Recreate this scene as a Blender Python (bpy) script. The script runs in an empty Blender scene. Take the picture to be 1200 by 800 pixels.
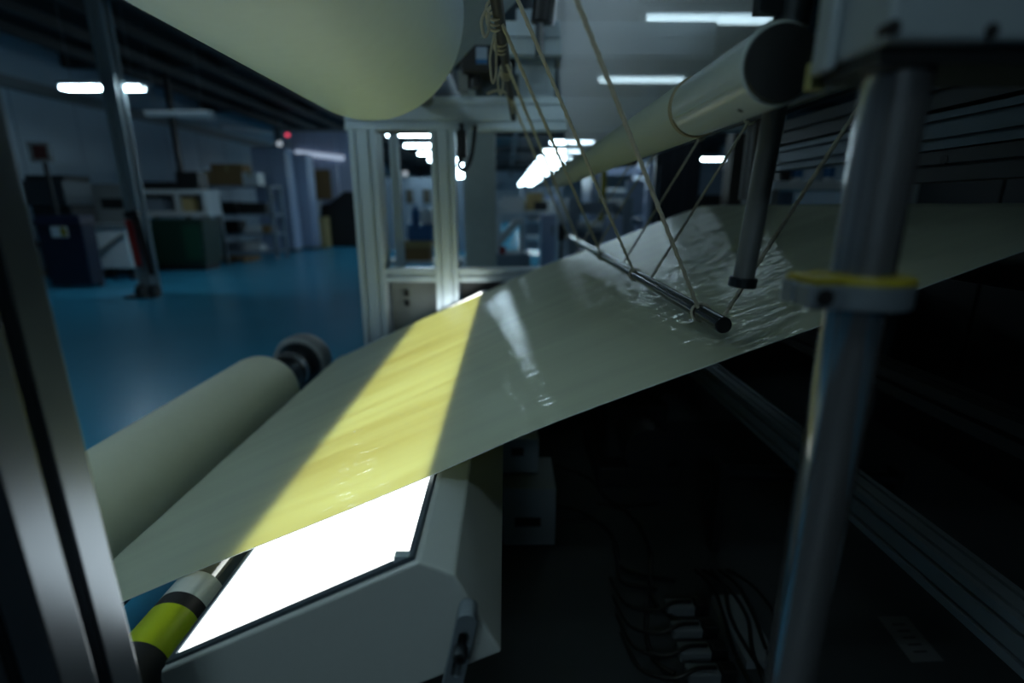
import bpy, bmesh, math, random
from mathutils import Vector, Matrix, Quaternion
random.seed(7)
SC = bpy.context.scene
COL = SC.collection
V = Vector
EYE = 1.35                                   # height of the lens above the floor
# ------------------------------------------------------------------ camera
PITCH = math.radians(15.0)
F_PX = 590.0
YAW = math.atan(7 * math.cos(PITCH) / F_PX)
cam_data = bpy.data.cameras.new('camera')
cam_data.sensor_width = 36.0
cam_data.lens = 36.0 * F_PX / 1200.0
cam_data.clip_start = 0.02
cam_data.clip_end = 200
cam_data.dof.use_dof = True
cam_data.dof.focus_distance = 0.98
cam_data.dof.aperture_fstop = 1.3
cam = bpy.data.objects.new('camera', cam_data)
cam.location = (0, 0, EYE)
cam.rotation_euler = (math.pi / 2 - PITCH, 0, -YAW)
COL.objects.link(cam)
SC.camera = cam
# ------------------------------------------------------------------ world, exposure
SC.view_settings.view_transform = 'Standard'
SC.view_settings.look = 'None'
SC.view_settings.exposure = 0.0
SC.view_settings.gamma = 1.0
SC.view_settings.use_curve_mapping = False
world = bpy.data.worlds.new('world')
SC.world = world
world.use_nodes = True
world.node_tree.nodes['Background'].inputs[0].default_value = (0.35, 0.6, 0.8, 1)
world.node_tree.nodes['Background'].inputs[1].default_value = 0.01
SC.cycles.use_denoising = True
SC.cycles.max_bounces = 8
SC.cycles.transparent_max_bounces = 16
SC.cycles.caustics_reflective = False
SC.cycles.caustics_refractive = False
SC.cycles.sample_clamp_indirect = 4.0
LAMP_POWER = 44.0                            # radiance of a lit ceiling tube
PANEL_POWER = 3.6                            # radiance of the inspection light table

# ------------------------------------------------------------------ helpers
FW = V((math.sin(YAW) * math.cos(PITCH), math.cos(YAW) * math.cos(PITCH), -math.sin(PITCH)))
RT = V((math.cos(YAW), -math.sin(YAW), 0))
UP = RT.cross(FW)
def ray(px, py): return FW + RT * ((px - 600) / F_PX) + UP * ((400 - py) / F_PX)
O = V((0, 0, EYE))
def PY(px, py, y): d = ray(px, py); return O + d * (y / d.y)
def PX(px, py, x): d = ray(px, py); return O + d * (x / d.x)
def PZ(px, py, z): d = ray(px, py); return O + d * ((z - EYE) / d.z)
def size(px, pt): return px / F_PX * (pt - O).dot(FW)

def lin(c):
    return tuple((x / 12.92 if x <= 0.04045 else ((x + 0.055) / 1.055) ** 2.4) for x in (v / 255 for v in c)) + (1,)

MATS = {}
def mat(name, rgb, rough=0.5, metal=0.0, var=0.12, scale=14.0, bump=0.0, spec=0.5, stretch=None):
    if name in MATS: return MATS[name]
    m = bpy.data.materials.new(name); m.use_nodes = True
    nt = m.node_tree; b = nt.nodes['Principled BSDF']
    b.inputs['Roughness'].default_value = rough
    b.inputs['Metallic'].default_value = metal
    b.inputs['Specular IOR Level'].default_value = spec
    c = lin(rgb)
    tc = nt.nodes.new('ShaderNodeTexCoord')
    src = tc.outputs['Object']
    if stretch:
        mp = nt.nodes.new('ShaderNodeMapping'); mp.inputs['Scale'].default_value = stretch
        nt.links.new(src, mp.inputs['Vector']); src = mp.outputs['Vector']
    n = nt.nodes.new('ShaderNodeTexNoise'); n.inputs['Scale'].default_value = scale; n.inputs['Detail'].default_value = 4
    nt.links.new(src, n.inputs['Vector'])
    mx = nt.nodes.new('ShaderNodeMix'); mx.data_type = 'RGBA'
    mx.inputs[6].default_value = tuple(v * (1 - var) for v in c[:3]) + (1,)
    mx.inputs[7].default_value = tuple(min(1, v * (1 + var)) for v in c[:3]) + (1,)
    nt.links.new(n.outputs['Fac'], mx.inputs[0])
    nt.links.new(mx.outputs[2], b.inputs['Base Color'])
    if bump:
        bp = nt.nodes.new('ShaderNodeBump'); bp.inputs['Strength'].default_value = bump; bp.inputs['Distance'].default_value = 0.004
        nt.links.new(n.outputs['Fac'], bp.inputs['Height']); nt.links.new(bp.outputs['Normal'], b.inputs['Normal'])
    MATS[name] = m
    return m

def emit(name, rgb, power):
    if name in MATS: return MATS[name]
    m = bpy.data.materials.new(name); m.use_nodes = True
    nt = m.node_tree; nt.nodes.clear()
    o = nt.nodes.new('ShaderNodeOutputMaterial'); e = nt.nodes.new('ShaderNodeEmission')
    e.inputs[0].default_value = tuple(rgb) + (1,); e.inputs[1].default_value = power
    nt.links.new(e.outputs[0], o.inputs[0]); MATS[name] = m
    return m

def obj(name, bm, m, parent=None, smooth=False, bevel=0.0, keep=False):
    me = bpy.data.meshes.new(name)
    if not keep: bmesh.ops.recalc_face_normals(bm, faces=bm.faces)
    bm.to_mesh(me); bm.free()
    if m: me.materials.append(m)
    if smooth:
        me.polygons.foreach_set('use_smooth', [True] * len(me.polygons))
        try: me.set_sharp_from_angle(angle=math.radians(35))
        except Exception: pass
    o = bpy.data.objects.new(name, me); COL.objects.link(o)
    if bevel:
        md = o.modifiers.new('bevel', 'BEVEL'); md.width = bevel; md.segments = 2; md.limit_method = 'ANGLE'
    if parent:
        o.parent = parent
        root = parent
        while root.parent: root = root.parent
        if root.type == 'EMPTY': me.transform(Matrix.Translation(-root.location))
    return o
def tag(o, label, cat, group=None):
    o['label'] = label; o['category'] = cat
    if group: o['group'] = group
    return o
def thing(name, label, cat, loc=(0, 0, 0), group=None):
    o = bpy.data.objects.new(name, None); COL.objects.link(o); o.location = loc; o.empty_display_size = 0.1
    return tag(o, label, cat, group)
def struct(name, bm, m, parent=None, **k):
    o = obj(name, bm, m, parent, **k)
    if not parent: o['kind'] = 'structure'
    return o
def dup(root, delta, label=None, group=None):
    def cp(o, par):
        c = o.copy(); COL.objects.link(c)
        if par: c.parent = par
        for ch in list(o.children): cp(ch, c)
        return c
    kids = list(root.children)
    r = root.copy(); COL.objects.link(r); r.location = V(root.location) + V(delta)
    for ch in kids: cp(ch, r)
    if label: r['label'] = label
    if group: r['group'] = group
    return r
def BM(): return bmesh.new()
def box(bm, lo, hi):
    lo = V(lo); hi = V(hi)
    vs = [bm.verts.new((x, y, z)) for x in (lo.x, hi.x) for y in (lo.y, hi.y) for z in (lo.z, hi.z)]
    for f in ((0, 1, 3, 2), (4, 6, 7, 5), (0, 4, 5, 1), (2, 3, 7, 6), (0, 2, 6, 4), (1, 5, 7, 3)):
        bm.faces.new([vs[i] for i in f])
    return bm
def B(lo, hi): return box(BM(), lo, hi)
def bar(bm, a, b, w, h, up=(0, 0, 1)):
    a = V(a); b = V(b); d = (b - a).normalized(); u = V(up)
    if abs(d.dot(u)) > 0.98: u = V((0, 1, 0))
    s = d.cross(u).normalized(); t = s.cross(d)
    vs = [bm.verts.new(p + s * (w / 2 * i) + t * (h / 2 * j)) for p in (a, b) for i, j in ((-1, -1), (1, -1), (1, 1), (-1, 1))]
    for f in ((0, 1, 2, 3), (7, 6, 5, 4), (0, 4, 5, 1), (1, 5, 6, 2), (2, 6, 7, 3), (3, 7, 4, 0)):
        bm.faces.new([vs[i] for i in f])
    return bm
def lathe(bm, a, d, prof, seg=32):
    """prof: (distance along d, radius); capped at both ends"""
    a = V(a); d = V(d).normalized()
    u = V((0, 0, 1)) if abs(d.z) < 0.9 else V((1, 0, 0))
    s = d.cross(u).normalized(); t = s.cross(d)
    rings = []
    for (q, r) in prof:
        rings.append([bm.verts.new(a + d * q + s * (r * math.cos(2 * math.pi * i / seg)) + t * (r * math.sin(2 * math.pi * i / seg))) for i in range(seg)])
    for k in range(len(rings) - 1):
        for i in range(seg):
            j = (i + 1) % seg
            bm.faces.new((rings[k][i], rings[k][j], rings[k + 1][j], rings[k + 1][i]))
    bm.faces.new(rings[0][::-1]); bm.faces.new(rings[-1])
    return bm
def cyl(bm, a, b, r, seg=24):
    a = V(a); b = V(b)
    return lathe(bm, a, b - a, [(0, r), ((b - a).length, r)], seg)
def tube(bm, pts, r, seg=8, lobes=0, twist=0.0):
    pts = [V(p) for p in pts]; rings = []
    ref = V((0, 1, 0.13)).normalized(); run = 0
    for k, p in enumerate(pts):
        d = (pts[min(k + 1, len(pts) - 1)] - pts[max(k - 1, 0)]).normalized()
        if k: run += (p - pts[k - 1]).length
        s = d.cross(ref)
        if s.length < 1e-3: s = d.cross(V((1, 0, 0)))
        s.normalize(); t = s.cross(d)
        ring = []
        for i in range(seg):
            th = 2 * math.pi * i / seg
            rr = r * (1 + (0.22 * math.cos(lobes * (th - run * twist)) if lobes else 0))
            ring.append(bm.verts.new(p + s * (rr * math.cos(th)) + t * (rr * math.sin(th))))
        rings.append(ring)
    for k in range(len(rings) - 1):
        for i in range(seg):
            j = (i + 1) % seg
            bm.faces.new((rings[k][i], rings[k][j], rings[k + 1][j], rings[k + 1][i]))
    bm.faces.new(rings[0][::-1]); bm.faces.new(rings[-1])
    return bm
def curve(pts, n=8):
    """Catmull-Rom through pts"""
    pts = [V(p) for p in pts]; out = []
    for i in range(len(pts) - 1):
        p0 = pts[max(i - 1, 0)]; p1 = pts[i]; p2 = pts[i + 1]; p3 = pts[min(i + 2, len(pts) - 1)]
        for k in range(n):
            t = k / n
            out.append(0.5 * ((2 * p1) + (p2 - p0) * t + (2 * p0 - 5 * p1 + 4 * p2 - p3) * t * t + (3 * p1 - p0 - 3 * p2 + p3) * t ** 3))
    out.append(pts[-1]); return out
def prism(bm, pts, vec):
    a = [bm.verts.new(V(p)) for p in pts]; b = [bm.verts.new(V(p) + V(vec)) for p in pts]
    n = len(a)
    bm.faces.new(a); bm.faces.new(b[::-1])
    for i in range(n): bm.faces.new((a[i], b[i], b[(i + 1) % n], a[(i + 1) % n]))
    return bm
def slot_profile(w, h, nw=1, nh=1, sw=0.011, sd=0.014):
    """outline of an aluminium extrusion, with T-slot mouths on each side"""
    pts = []
    def side(a, b, n):
        a = V(a); b = V(b); d = (b - a); L = d.length; d = d / L; inn = V((-d.y, d.x))
        pts.append(a.copy())
        for i in range(n):
            c = a + d * (L * (i + 0.5) / n)
            pts.extend([c - d * sw / 2, c - d * sw / 2 + inn * sd * 0.3, c - d * sw * 0.9 + inn * sd * 0.45, c - d * sw * 0.5 + inn * sd,
                        c + d * sw * 0.5 + inn * sd, c + d * sw * 0.9 + inn * sd * 0.45, c + d * sw / 2 + inn * sd * 0.3, c + d * sw / 2])
    side((-w / 2, -h / 2), (w / 2, -h / 2), nw); side((w / 2, -h / 2), (w / 2, h / 2), nh)
    side((w / 2, h / 2), (-w / 2, h / 2), nw); side((-w / 2, h / 2), (-w / 2, -h / 2), nh)
    return pts
def extrusion(a, b, w, h, nw=1, nh=1, axis_w=(1, 0, 0), axis_h=(0, 1, 0), sw=0.011, sd=0.014):
    bm = BM(); a = V(a); b = V(b); X = V(axis_w); Y = V(axis_h)
    prism(bm, [a + X * p.x + Y * p.y for p in slot_profile(w, h, nw, nh, sw, sd)], b - a)
    return bm
def rect(px0, py0, px1, py1, y):
    """X and Z span at depth y of an upright rectangle"""
    a = PY(px0, py1, y); b = PY(px1, py0, y)
    return min(a.x, b.x), max(a.x, b.x), min(a.z, b.z), max(a.z, b.z)

# ------------------------------------------------------------------ materials
ALU = mat('brushed_aluminium', (196, 212, 222), 0.38, 0.45, 0.08, 60, 0.0, stretch=(1, 1, 0.05))
ALU_D = mat('dark_anodised_aluminium', (82, 94, 102), 0.45, 0.7, 0.1, 30)
CHROME = mat('polished_steel', (176, 176, 178), 0.13, 0.85, 0.04, 20)
STEEL_D = mat('dark_steel', (66, 72, 76), 0.32, 0.85, 0.15, 30)
BLACK = mat('black_plastic', (22, 24, 26), 0.45)
RUBBER = mat('black_rubber', (14, 15, 17), 0.6)
CABLE = mat('black_cable', (16, 18, 20), 0.4)
PAINT = mat('grey_white_powder_coat', (192, 198, 194), 0.34, 0, 0.03, 90, 0.02)
MACHINE_D = mat('dark_machine_paint', (30, 33, 35), 0.5)
CREAM = mat('cream_cloth_roll', (208, 226, 230), 0.55, 0, 0.04, 30, 0.08)
CREAM_PL = mat('cream_plastic_tube', (186, 198, 196), 0.22, 0, 0.05, 12)
WHITE = mat('white_paint', (205, 212, 216), 0.45)
GREYBLUE = mat('grey_blue_paint', (128, 142, 156), 0.5)
GREY = mat('grey_paint', (118, 124, 126), 0.5)
BROWN = mat('brown_cardboard', (140, 112, 74), 0.8)
BEIGE = mat('beige_cardboard', (176, 156, 108), 0.8)
ROPE = mat('cotton_rope', (182, 178, 160), 0.9, 0, 0.2, 300, 0.3)
YELLOW = mat('yellow_paint', (150, 138, 28), 0.5)
RED = mat('red_paint', (150, 30, 30), 0.5)
GREEN = mat('green_plastic', (6, 46, 34), 0.5)
BLUE = mat('blue_plastic', (24, 96, 150), 0.45)
NAVY = mat('navy_plastic', (7, 14, 44), 0.45)
WOOD = mat('pallet_wood', (132, 104, 72), 0.8)
LAMP = emit('lamp_tube_light', (0.62, 0.87, 1.0), LAMP_POWER)
PANEL = emit('light_table_glow', (0.94, 1.0, 0.98), PANEL_POWER)
REDLIGHT = emit('red_beacon_light', (1.0, 0.08, 0.16), 1.2)

def web_material():
    m = bpy.data.materials.new('cream_film_web'); m.use_nodes = True
    nt = m.node_tree; nt.nodes.clear(); N = nt.nodes.new; L = nt.links.new
    out = N('ShaderNodeOutputMaterial'); tc = N('ShaderNodeTexCoord')
    mp = N('ShaderNodeMapping'); mp.inputs['Scale'].default_value = (0.5, 6, 0.5)     # streaks run along the web
    L(tc.outputs['Object'], mp.inputs['Vector'])
    n = N('ShaderNodeTexNoise'); n.inputs['Scale'].default_value = 2.2; n.inputs['Detail'].default_value = 5
    L(mp.outputs['Vector'], n.inputs['Vector'])
    mp2 = N('ShaderNodeMapping'); mp2.inputs['Scale'].default_value = (4, 18, 4); L(tc.outputs['Object'], mp2.inputs['Vector'])
    n2 = N('ShaderNodeTexNoise'); n2.inputs['Scale'].default_value = 2.5; n2.inputs['Detail'].default_value = 2
    L(mp2.outputs['Vector'], n2.inputs['Vector'])
    bp = N('ShaderNodeBump'); bp.inputs['Strength'].default_value = 0.5; bp.inputs['Distance'].default_value = 0.006
    L(n2.outputs['Fac'], bp.inputs['Height'])
    d = N('ShaderNodeBsdfDiffuse'); d.inputs[0].default_value = lin((204, 210, 188))
    t = N('ShaderNodeBsdfTranslucent')
    mx = N('ShaderNodeMix'); mx.data_type = 'RGBA'
    mx.inputs[6].default_value = (0.70, 0.60, 0.07, 1); mx.inputs[7].default_value = (0.98, 0.99, 0.26, 1)
    mr = N('ShaderNodeMapRange'); mr.inputs['From Min'].default_value = 0.3; mr.inputs['From Max'].default_value = 0.65; L(n.outputs['Fac'], mr.inputs['Value']); L(mr.outputs[0], mx.inputs[0]); L(mx.outputs[2], t.inputs[0])
    m1 = N('ShaderNodeMixShader'); m1.inputs[0].default_value = 0.20
    L(d.outputs[0], m1.inputs[1]); L(t.outputs[0], m1.inputs[2])
    g = N('ShaderNodeBsdfGlossy'); g.inputs['Roughness'].default_value = 0.03; L(bp.outputs[0], g.inputs['Normal'])
    fr = N('ShaderNodeFresnel'); fr.inputs[0].default_value = 1.42
    m2 = N('ShaderNodeMixShader'); gl = N('ShaderNodeMath'); gl.operation = 'MULTIPLY'; gl.inputs[1].default_value = 0.5; L(fr.outputs[0], gl.inputs[0]); L(gl.outputs[0], m2.inputs[0]); L(m1.outputs[0], m2.inputs[1]); L(g.outputs[0], m2.inputs[2])
    L(m2.outputs[0], out.inputs[0]); return m
def net_material():
    m = bpy.data.materials.new('white_net'); m.use_nodes = True
    nt = m.node_tree; nt.nodes.clear(); N = nt.nodes.new; L = nt.links.new
    out = N('ShaderNodeOutputMaterial'); uv = N('ShaderNodeTexCoord')
    mp = N('ShaderNodeMapping'); mp.inputs['Rotation'].default_value = (0, 0, math.radians(38)); L(uv.outputs['UV'], mp.inputs['Vector'])
    sp = N('ShaderNodeSeparateXYZ'); L(mp.outputs['Vector'], sp.inputs[0])
    res = []
    for k in range(2):
        a = N('ShaderNodeMath'); a.operation = 'MULTIPLY'; a.inputs[1].default_value = 300; L(sp.outputs[k], a.inputs[0])
        b = N('ShaderNodeMath'); b.operation = 'FRACT'; L(a.outputs[0], b.inputs[0])
        c = N('ShaderNodeMath'); c.operation = 'LESS_THAN'; c.inputs[1].default_value = 0.56; L(b.outputs[0], c.inputs[0]); res.append(c)
    mxm = N('ShaderNodeMath'); mxm.operation = 'MAXIMUM'; L(res[0].outputs[0], mxm.inputs[0]); L(res[1].outputs[0], mxm.inputs[1])
    tr = N('ShaderNodeBsdfTransparent'); d = N('ShaderNodeBsdfDiffuse'); d.inputs[0].default_value = (0.92, 0.96, 0.98, 1)
    t = N('ShaderNodeBsdfTranslucent'); t.inputs[0].default_value = (0.92, 0.96, 0.98, 1)
    m1 = N('ShaderNodeMixShader'); m1.inputs[0].default_value = 0.7; L(d.outputs[0], m1.inputs[1]); L(t.outputs[0], m1.inputs[2])
    m2 = N('ShaderNodeMixShader'); L(mxm.outputs[0], m2.inputs[0]); L(tr.outputs[0], m2.inputs[1]); L(m1.outputs[0], m2.inputs[2])
    L(m2.outputs[0], out.inputs[0]); return m
WEB = web_material(); NET = net_material()

# ================================================================== THE HALL
FLOOR_M = mat('blue_epoxy_floor', (66, 160, 198), 0.26, 0, 0.10, 1.3, 0.0)
WALL_M = mat('pale_wall_panel', (150, 172, 188), 0.42, 0, 0.05, 3)
CEIL_M = mat('dark_roof_sheet', (26, 29, 31), 0.7)
struct('floor', B((-10, -8, -0.1), (13, 51, 0)), FLOOR_M)
struct('ceiling', B((-10, -8, 4.6), (13, 51, 4.7)), CEIL_M)
wl = struct('wall_left', B((-9.5, -8, 0), (-9.42, 51, 4.6)), WALL_M)
p0 = None
for k in range(24):                                    # the left wall is clad in upright panels
    y = 3.0 + k * 1.5
    if p0 is None: p0 = obj('panel', B((-9.42, y + 0.012, 0.02), (-9.395, y + 1.488, 3.5)), WALL_M, wl)
    else:
        c = p0.copy(); c.location = (0, k * 1.5, 0); COL.objects.link(c); c.parent = wl
wb = struct('wall_back', B((-9.5, 50, 0), (13, 50.1, 4.6)), WALL_M)
p0 = None
for k in range(14):
    x = -9.3 + k * 1.5
    if p0 is None: p0 = obj('panel', B((x + 0.012, 49.97, 0.02), (x + 1.488, 50, 4.4)), WALL_M, wb)
    else:
        c = p0.copy(); c.location = (k * 1.5, 0, 0); COL.objects.link(c); c.parent = wb
struct('wall_right', B((12, -8, 0), (12.1, 51, 4.6)), mat('dim_wall_panel', (120, 128, 134), 0.5))
struct('wall_front', B((-9.5, -8, 0), (13, -7.9, 4.6)), mat('dim_wall_panel', (120, 128, 134), 0.5))
struct('baseboard_left', B((-9.394, 3, 0), (-9.37, 49, 0.12)), GREY)
struct('trim_1', B((-9.40, -8, 3.5), (-9.30, 51, 3.72)), GREY)          # dark rail where wall meets roof
ROOF = mat('roof_steel', (40, 45, 48), 0.55, 0.2)
# roof steel: purlins along the hall and beams across
for k, x in enumerate((-7.9, -7.1, -6.2, -5.2, -4.2, -3.2, -1.2, 0.4, 3.2, 5.5, 8.0)):
    z = 4.0 + 0.04 * (k % 3)
    struct('trim_%d' % (2 + k), B((x - 0.07, 3, z), (x + 0.07, 50, z + 0.16)), ROOF)
for k, y in enumerate((7.5, 12.0, 17.0, 23.0, 30.0, 38.0)):
    struct('trim_%d' % (20 + k), B((-9.4, y - 0.09, 4.2), (12, y + 0.09, 4.5)), ROOF)

# ------------------------------------------------------------------ ceiling lamps
HOUS = mat('white_lamp_housing', (200, 206, 210), 0.5)
LAMP_DIM = emit('dimmed_lamp_tube_light', (0.62, 0.87, 1.0), 5.0)
LAMP_MID = emit('right_row_tube_light', (0.62, 0.87, 1.0), 22.0)
def make_lamp(x, y, z, lit, label, group, lm=None):
    t = thing('ceiling_lamp', label, 'lamp', (x, y, z), group)
    bm = B((x - 0.62, y - 0.10, z + 0.03), (x + 0.62, y + 0.10, z + 0.08)); obj('housing', bm, HOUS, t)
    for s in (-1, 1):
        obj('tube', cyl(BM(), (x - 0.585, y + s * 0.05, z), (x + 0.585, y + s * 0.05, z), 0.022, 10), (lm or LAMP) if lit else WHITE, t)
        for e in (-1, 1): obj('lamp_holder', B((x + e * 0.602 - 0.015, y + s * 0.05 - 0.025, z - 0.025), (x + e * 0.602 + 0.015, y + s * 0.05 + 0.025, z + 0.03)), HOUS, t)
    for e in (-1, 1): obj('hanger_wire', cyl(BM(), (x + e * 0.45, y, z + 0.08), (x + e * 0.45, y, 4.6), 0.005, 6), GREY, t)
    return t
ORD = ['first', 'second', 'third', 'fourth', 'fifth', 'sixth', 'seventh', 'eighth', 'ninth', 'tenth', 'eleventh', 'twelfth',
       'thirteenth', 'fourteenth', 'fifteenth', 'sixteenth', 'seventeenth', 'eighteenth', 'nineteenth', 'twentieth']
ZL = EYE + 1.7
la = make_lamp(1.90, 5.35, ZL, True, 'twin-tube ceiling lamp seen through the white net, nearest of its row', 'lit lamps of the right row', LAMP_DIM)
lb_ = make_lamp(1.88, 7.70, ZL, True, 'lit twin-tube ceiling lamp of the row receding behind the net, second from the front', 'lit lamps of the right row', LAMP_DIM)
lc_ = make_lamp(1.86, 10.05, ZL, True, 'lit twin-tube ceiling lamp of the row receding behind the net, third from the front', 'lit lamps of the right row', LAMP_MID)
for k in range(3, 17):
    dup(lc_, (-0.02 * (k - 2), 2.35 * (k - 2), 0), ('lit twin-tube ceiling lamp of the row receding behind the net, %s from the front' % ORD[k]), 'lit lamps of the right row')
ld_ = make_lamp(-2.33, 13.3, ZL, True, 'lit twin-tube ceiling lamp of the row behind the aluminium posts, first from the front', 'lit lamps of the left row')
for k in range(1, 13):
    dup(ld_, (0, 2.3 * k, 0), 'lit twin-tube ceiling lamp of the row behind the aluminium posts, %s from the front' % ORD[k], 'lit lamps of the left row')
dup(ld_, (-6.0 + 2.33, 8.3 - 13.3, 0), 'single lit ceiling lamp at far left, crossed by the grey column')
dup(ld_, (7.9 + 2.33, 19.9 - 13.3, 0), 'single lit ceiling lamp at right, beside the dark strip curtain')
# the lamps over and behind the machine, which its rolls and film reflect
dup(ld_, (-2.4 + 2.33, 1.0 - 13.3, 0), 'lit ceiling lamp high above the machine, over the near left post', 'lamps above the machine')
dup(ld_, (-0.8 + 2.33, -3.4 - 13.3, 0), 'lit ceiling lamp high above the machine, behind the viewer', 'lamps above the machine')
for (x, y, w) in ((-4.6, 0.6, 'left of the near left post'), (-2.2, 1.9, 'over the machine frame')):
    dup(la, (x - 1.90, y - 5.35, 0), 'lit ceiling lamp high above the machine, ' + w, 'lamps above the machine')
FILL_L = emit('fill_lamp_light', (0.68, 0.93, 1.0), 8.0)
t = thing('fill_lamp', 'unseen fill lamp added above the viewer between roll and net', 'lamp', (-0.1, -0.1, 2.5))  # out-of-view lamp, added to brighten the machine from above
obj('housing', B((-0.74, -0.22, 2.53), (0.54, 0.02, 2.58)), HOUS, t)
for k in (-1, 1): obj('tube', cyl(BM(), (-0.71, -0.1 + k * 0.06, 2.5), (0.51, -0.1 + k * 0.06, 2.5), 0.02, 12), FILL_L, t)
for k in (-0.5, 0.3): obj('hanger_wire', cyl(BM(), (k, -0.1, 2.58), (k, -0.1, 4.6), 0.005, 6), GREY, t)
NETL = emit('net_fill_light', (0.62, 0.85, 1.0), 22.0)
t = thing('net_fill_lamp', 'unseen shaded strip lamp added high right of the net, lighting the net only', 'lamp', (1.3, 2.0, 2.55))  # unseen lamp, added to brighten the net and spare the web
obj('shade', B((1.25, 1.36, 2.49), (1.50, 2.64, 2.50)), HOUS, t); obj('back_board', B((1.40, 1.36, 2.501), (1.42, 2.64, 2.66)), HOUS, t); obj('top_cover', B((1.30, 1.36, 2.6605), (1.45, 2.64, 2.67)), HOUS, t)
obj('tube', cyl(BM(), (1.30, 1.4, 2.55), (1.30, 2.6, 2.55), 0.02, 12), NETL, t)
for k in (1.6, 2.4): obj('hanger_wire', cyl(BM(), (1.40, k, 2.67), (1.40, k, 4.6), 0.005, 6), GREY, t)
lu = make_lamp(-6.3, 10.6, ZL, False, 'unlit ceiling lamp at far left behind the lit one', None)

# ================================================================== THE MACHINE
Y0, Y1 = 0.80, 2.72
# ------------------------------------------------------------------ the web
pp = [PY(px, py, Y0) for px, py in ((16, 761), (145, 705), (270, 652), (500, 559), (640, 499), (810, 435), (1000, 368), (1200, 295), (1367, 241))]
prof = []
A = pp[0]; tang = (pp[0] - pp[1]).normalized()
cx = A + V((0.472, 0, -0.88)).normalized() * 0.05
down = []
for k in range(1, 9):                                   # round the roller at the lower left, then down
    a = k / 8 * math.radians(120)
    d = (A - cx); ca, sa = math.cos(a), math.sin(a)
    down.append(cx + V((d.x * ca - d.z * sa, 0, d.x * sa + d.z * ca)))
prof = down[::-1] + curve(pp, 10)
R_ = pp[-1]; cr = R_ + V((0.07, 0, -0.088))
end = []
for k in range(1, 8):
    a = -k / 7 * math.radians(100); d = R_ - cr
    end.append(cr + V((d.x * math.cos(a) - d.z * math.sin(a), 0, d.x * math.sin(a) + d.z * math.cos(a))))
end = [R_ + V((0.10, 0, 0.006)), R_ + V((0.5, 0, 0.004)), R_ + V((1.2, 0, 0.002))]
prof += end
bm = BM()
NY = 48; grid = []
for i, p in enumerate(prof):
    row = []
    for j in range(NY + 1):
        y = Y0 + (Y1 - Y0) * j / NY
        w = 0.0006 * math.sin(y * 31 + p.x * 2.1) + 0.0003 * math.sin(y * 67 + 1 - p.x * 3) + 0.0012 * math.sin(p.x * 9 + y * 2)
        row.append(bm.verts.new((p.x, y, p.z + w)))
    grid.append(row)
for i in range(len(prof) - 1):
    for j in range(NY): bm.faces.new((grid[i][j], grid[i + 1][j], grid[i + 1][j + 1], grid[i][j + 1]))
web = obj('fabric_web', bm, WEB, smooth=True, keep=True)
for nm, jj in (('selvedge', 0), ('selvedge', NY)):
    y = Y0 if jj == 0 else Y1
    pts = [V((p.x, y, p.z + 0.0006 * math.sin(y * 31 + p.x * 2.1) + 0.0003 * math.sin(y * 67 + 1 - p.x * 3) + 0.0012 * math.sin(p.x * 9 + y * 2))) for p in prof]
    obj(nm, tube(BM(), pts, 0.0009, 6), mat('selvedge_film', (200, 208, 200), 0.25), web, True)
tag(web, 'broad cream glossy fabric web running up across the light table', 'fabric')

# ------------------------------------------------------------------ guide rollers under the web
gx, gz = pp[0].x + 0.021, pp[0].z - 0.047
t = thing('guide_roller', 'plain roller the fabric web turns over at lower left', 'roller', (cx.x, Y0, cx.z))
obj('roller_body', cyl(BM(), (cx.x, Y0 - 0.05, cx.z), (cx.x, Y1 + 0.08, cx.z), 0.047, 40), STEEL_D, t, True)
t = thing('guide_roller', 'roller under the crest of the fabric web at far right', 'roller', (cr.x, Y0, cr.z))
obj('roller_body', cyl(BM(), (cr.x, Y0 - 0.05, cr.z), (cr.x, Y1 + 0.1, cr.z), 0.086, 40), STEEL_D, t, True)
obj('journal', cyl(BM(), (cr.x, Y1 + 0.1, cr.z), (cr.x, Y1 + 0.2, cr.z), 0.03, 20), CHROME, t, True)

# ------------------------------------------------------------------ striped roller beside the light table
ax = PY(196, 738, 0.72); ar = 0.045
ax.z = pp[1].z + (ax.x - pp[1].x) * 0.472 - ar / math.cos(math.atan(0.472)) - 0.004
t = thing('striped_roller', 'chrome roller with yellow, black and white bands beside the light table', 'roller', (ax.x, 0.5, ax.z))
def seg(name, y0, y1, m, r=ar): obj(name, cyl(BM(), (ax.x, y0, ax.z), (ax.x, y1, ax.z), r, 48), m, t, True)
seg('end_band', 0.50, 0.655, RUBBER, ar + 0.0005); seg('yellow_band', 0.655, 0.735, mat('lime_yellow_tape', (178, 196, 22), 0.4, 0, 0.05), ar + 0.001)
seg('black_band', 0.735, 0.762, RUBBER, ar + 0.0005); seg('white_band', 0.762, 0.815, mat('white_tape', (205, 212, 205), 0.4), ar + 0.001)
seg('chrome_body', 0.815, 2.80, CHROME); seg('journal', 0.42, 0.50, STEEL_D, 0.018)

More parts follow.
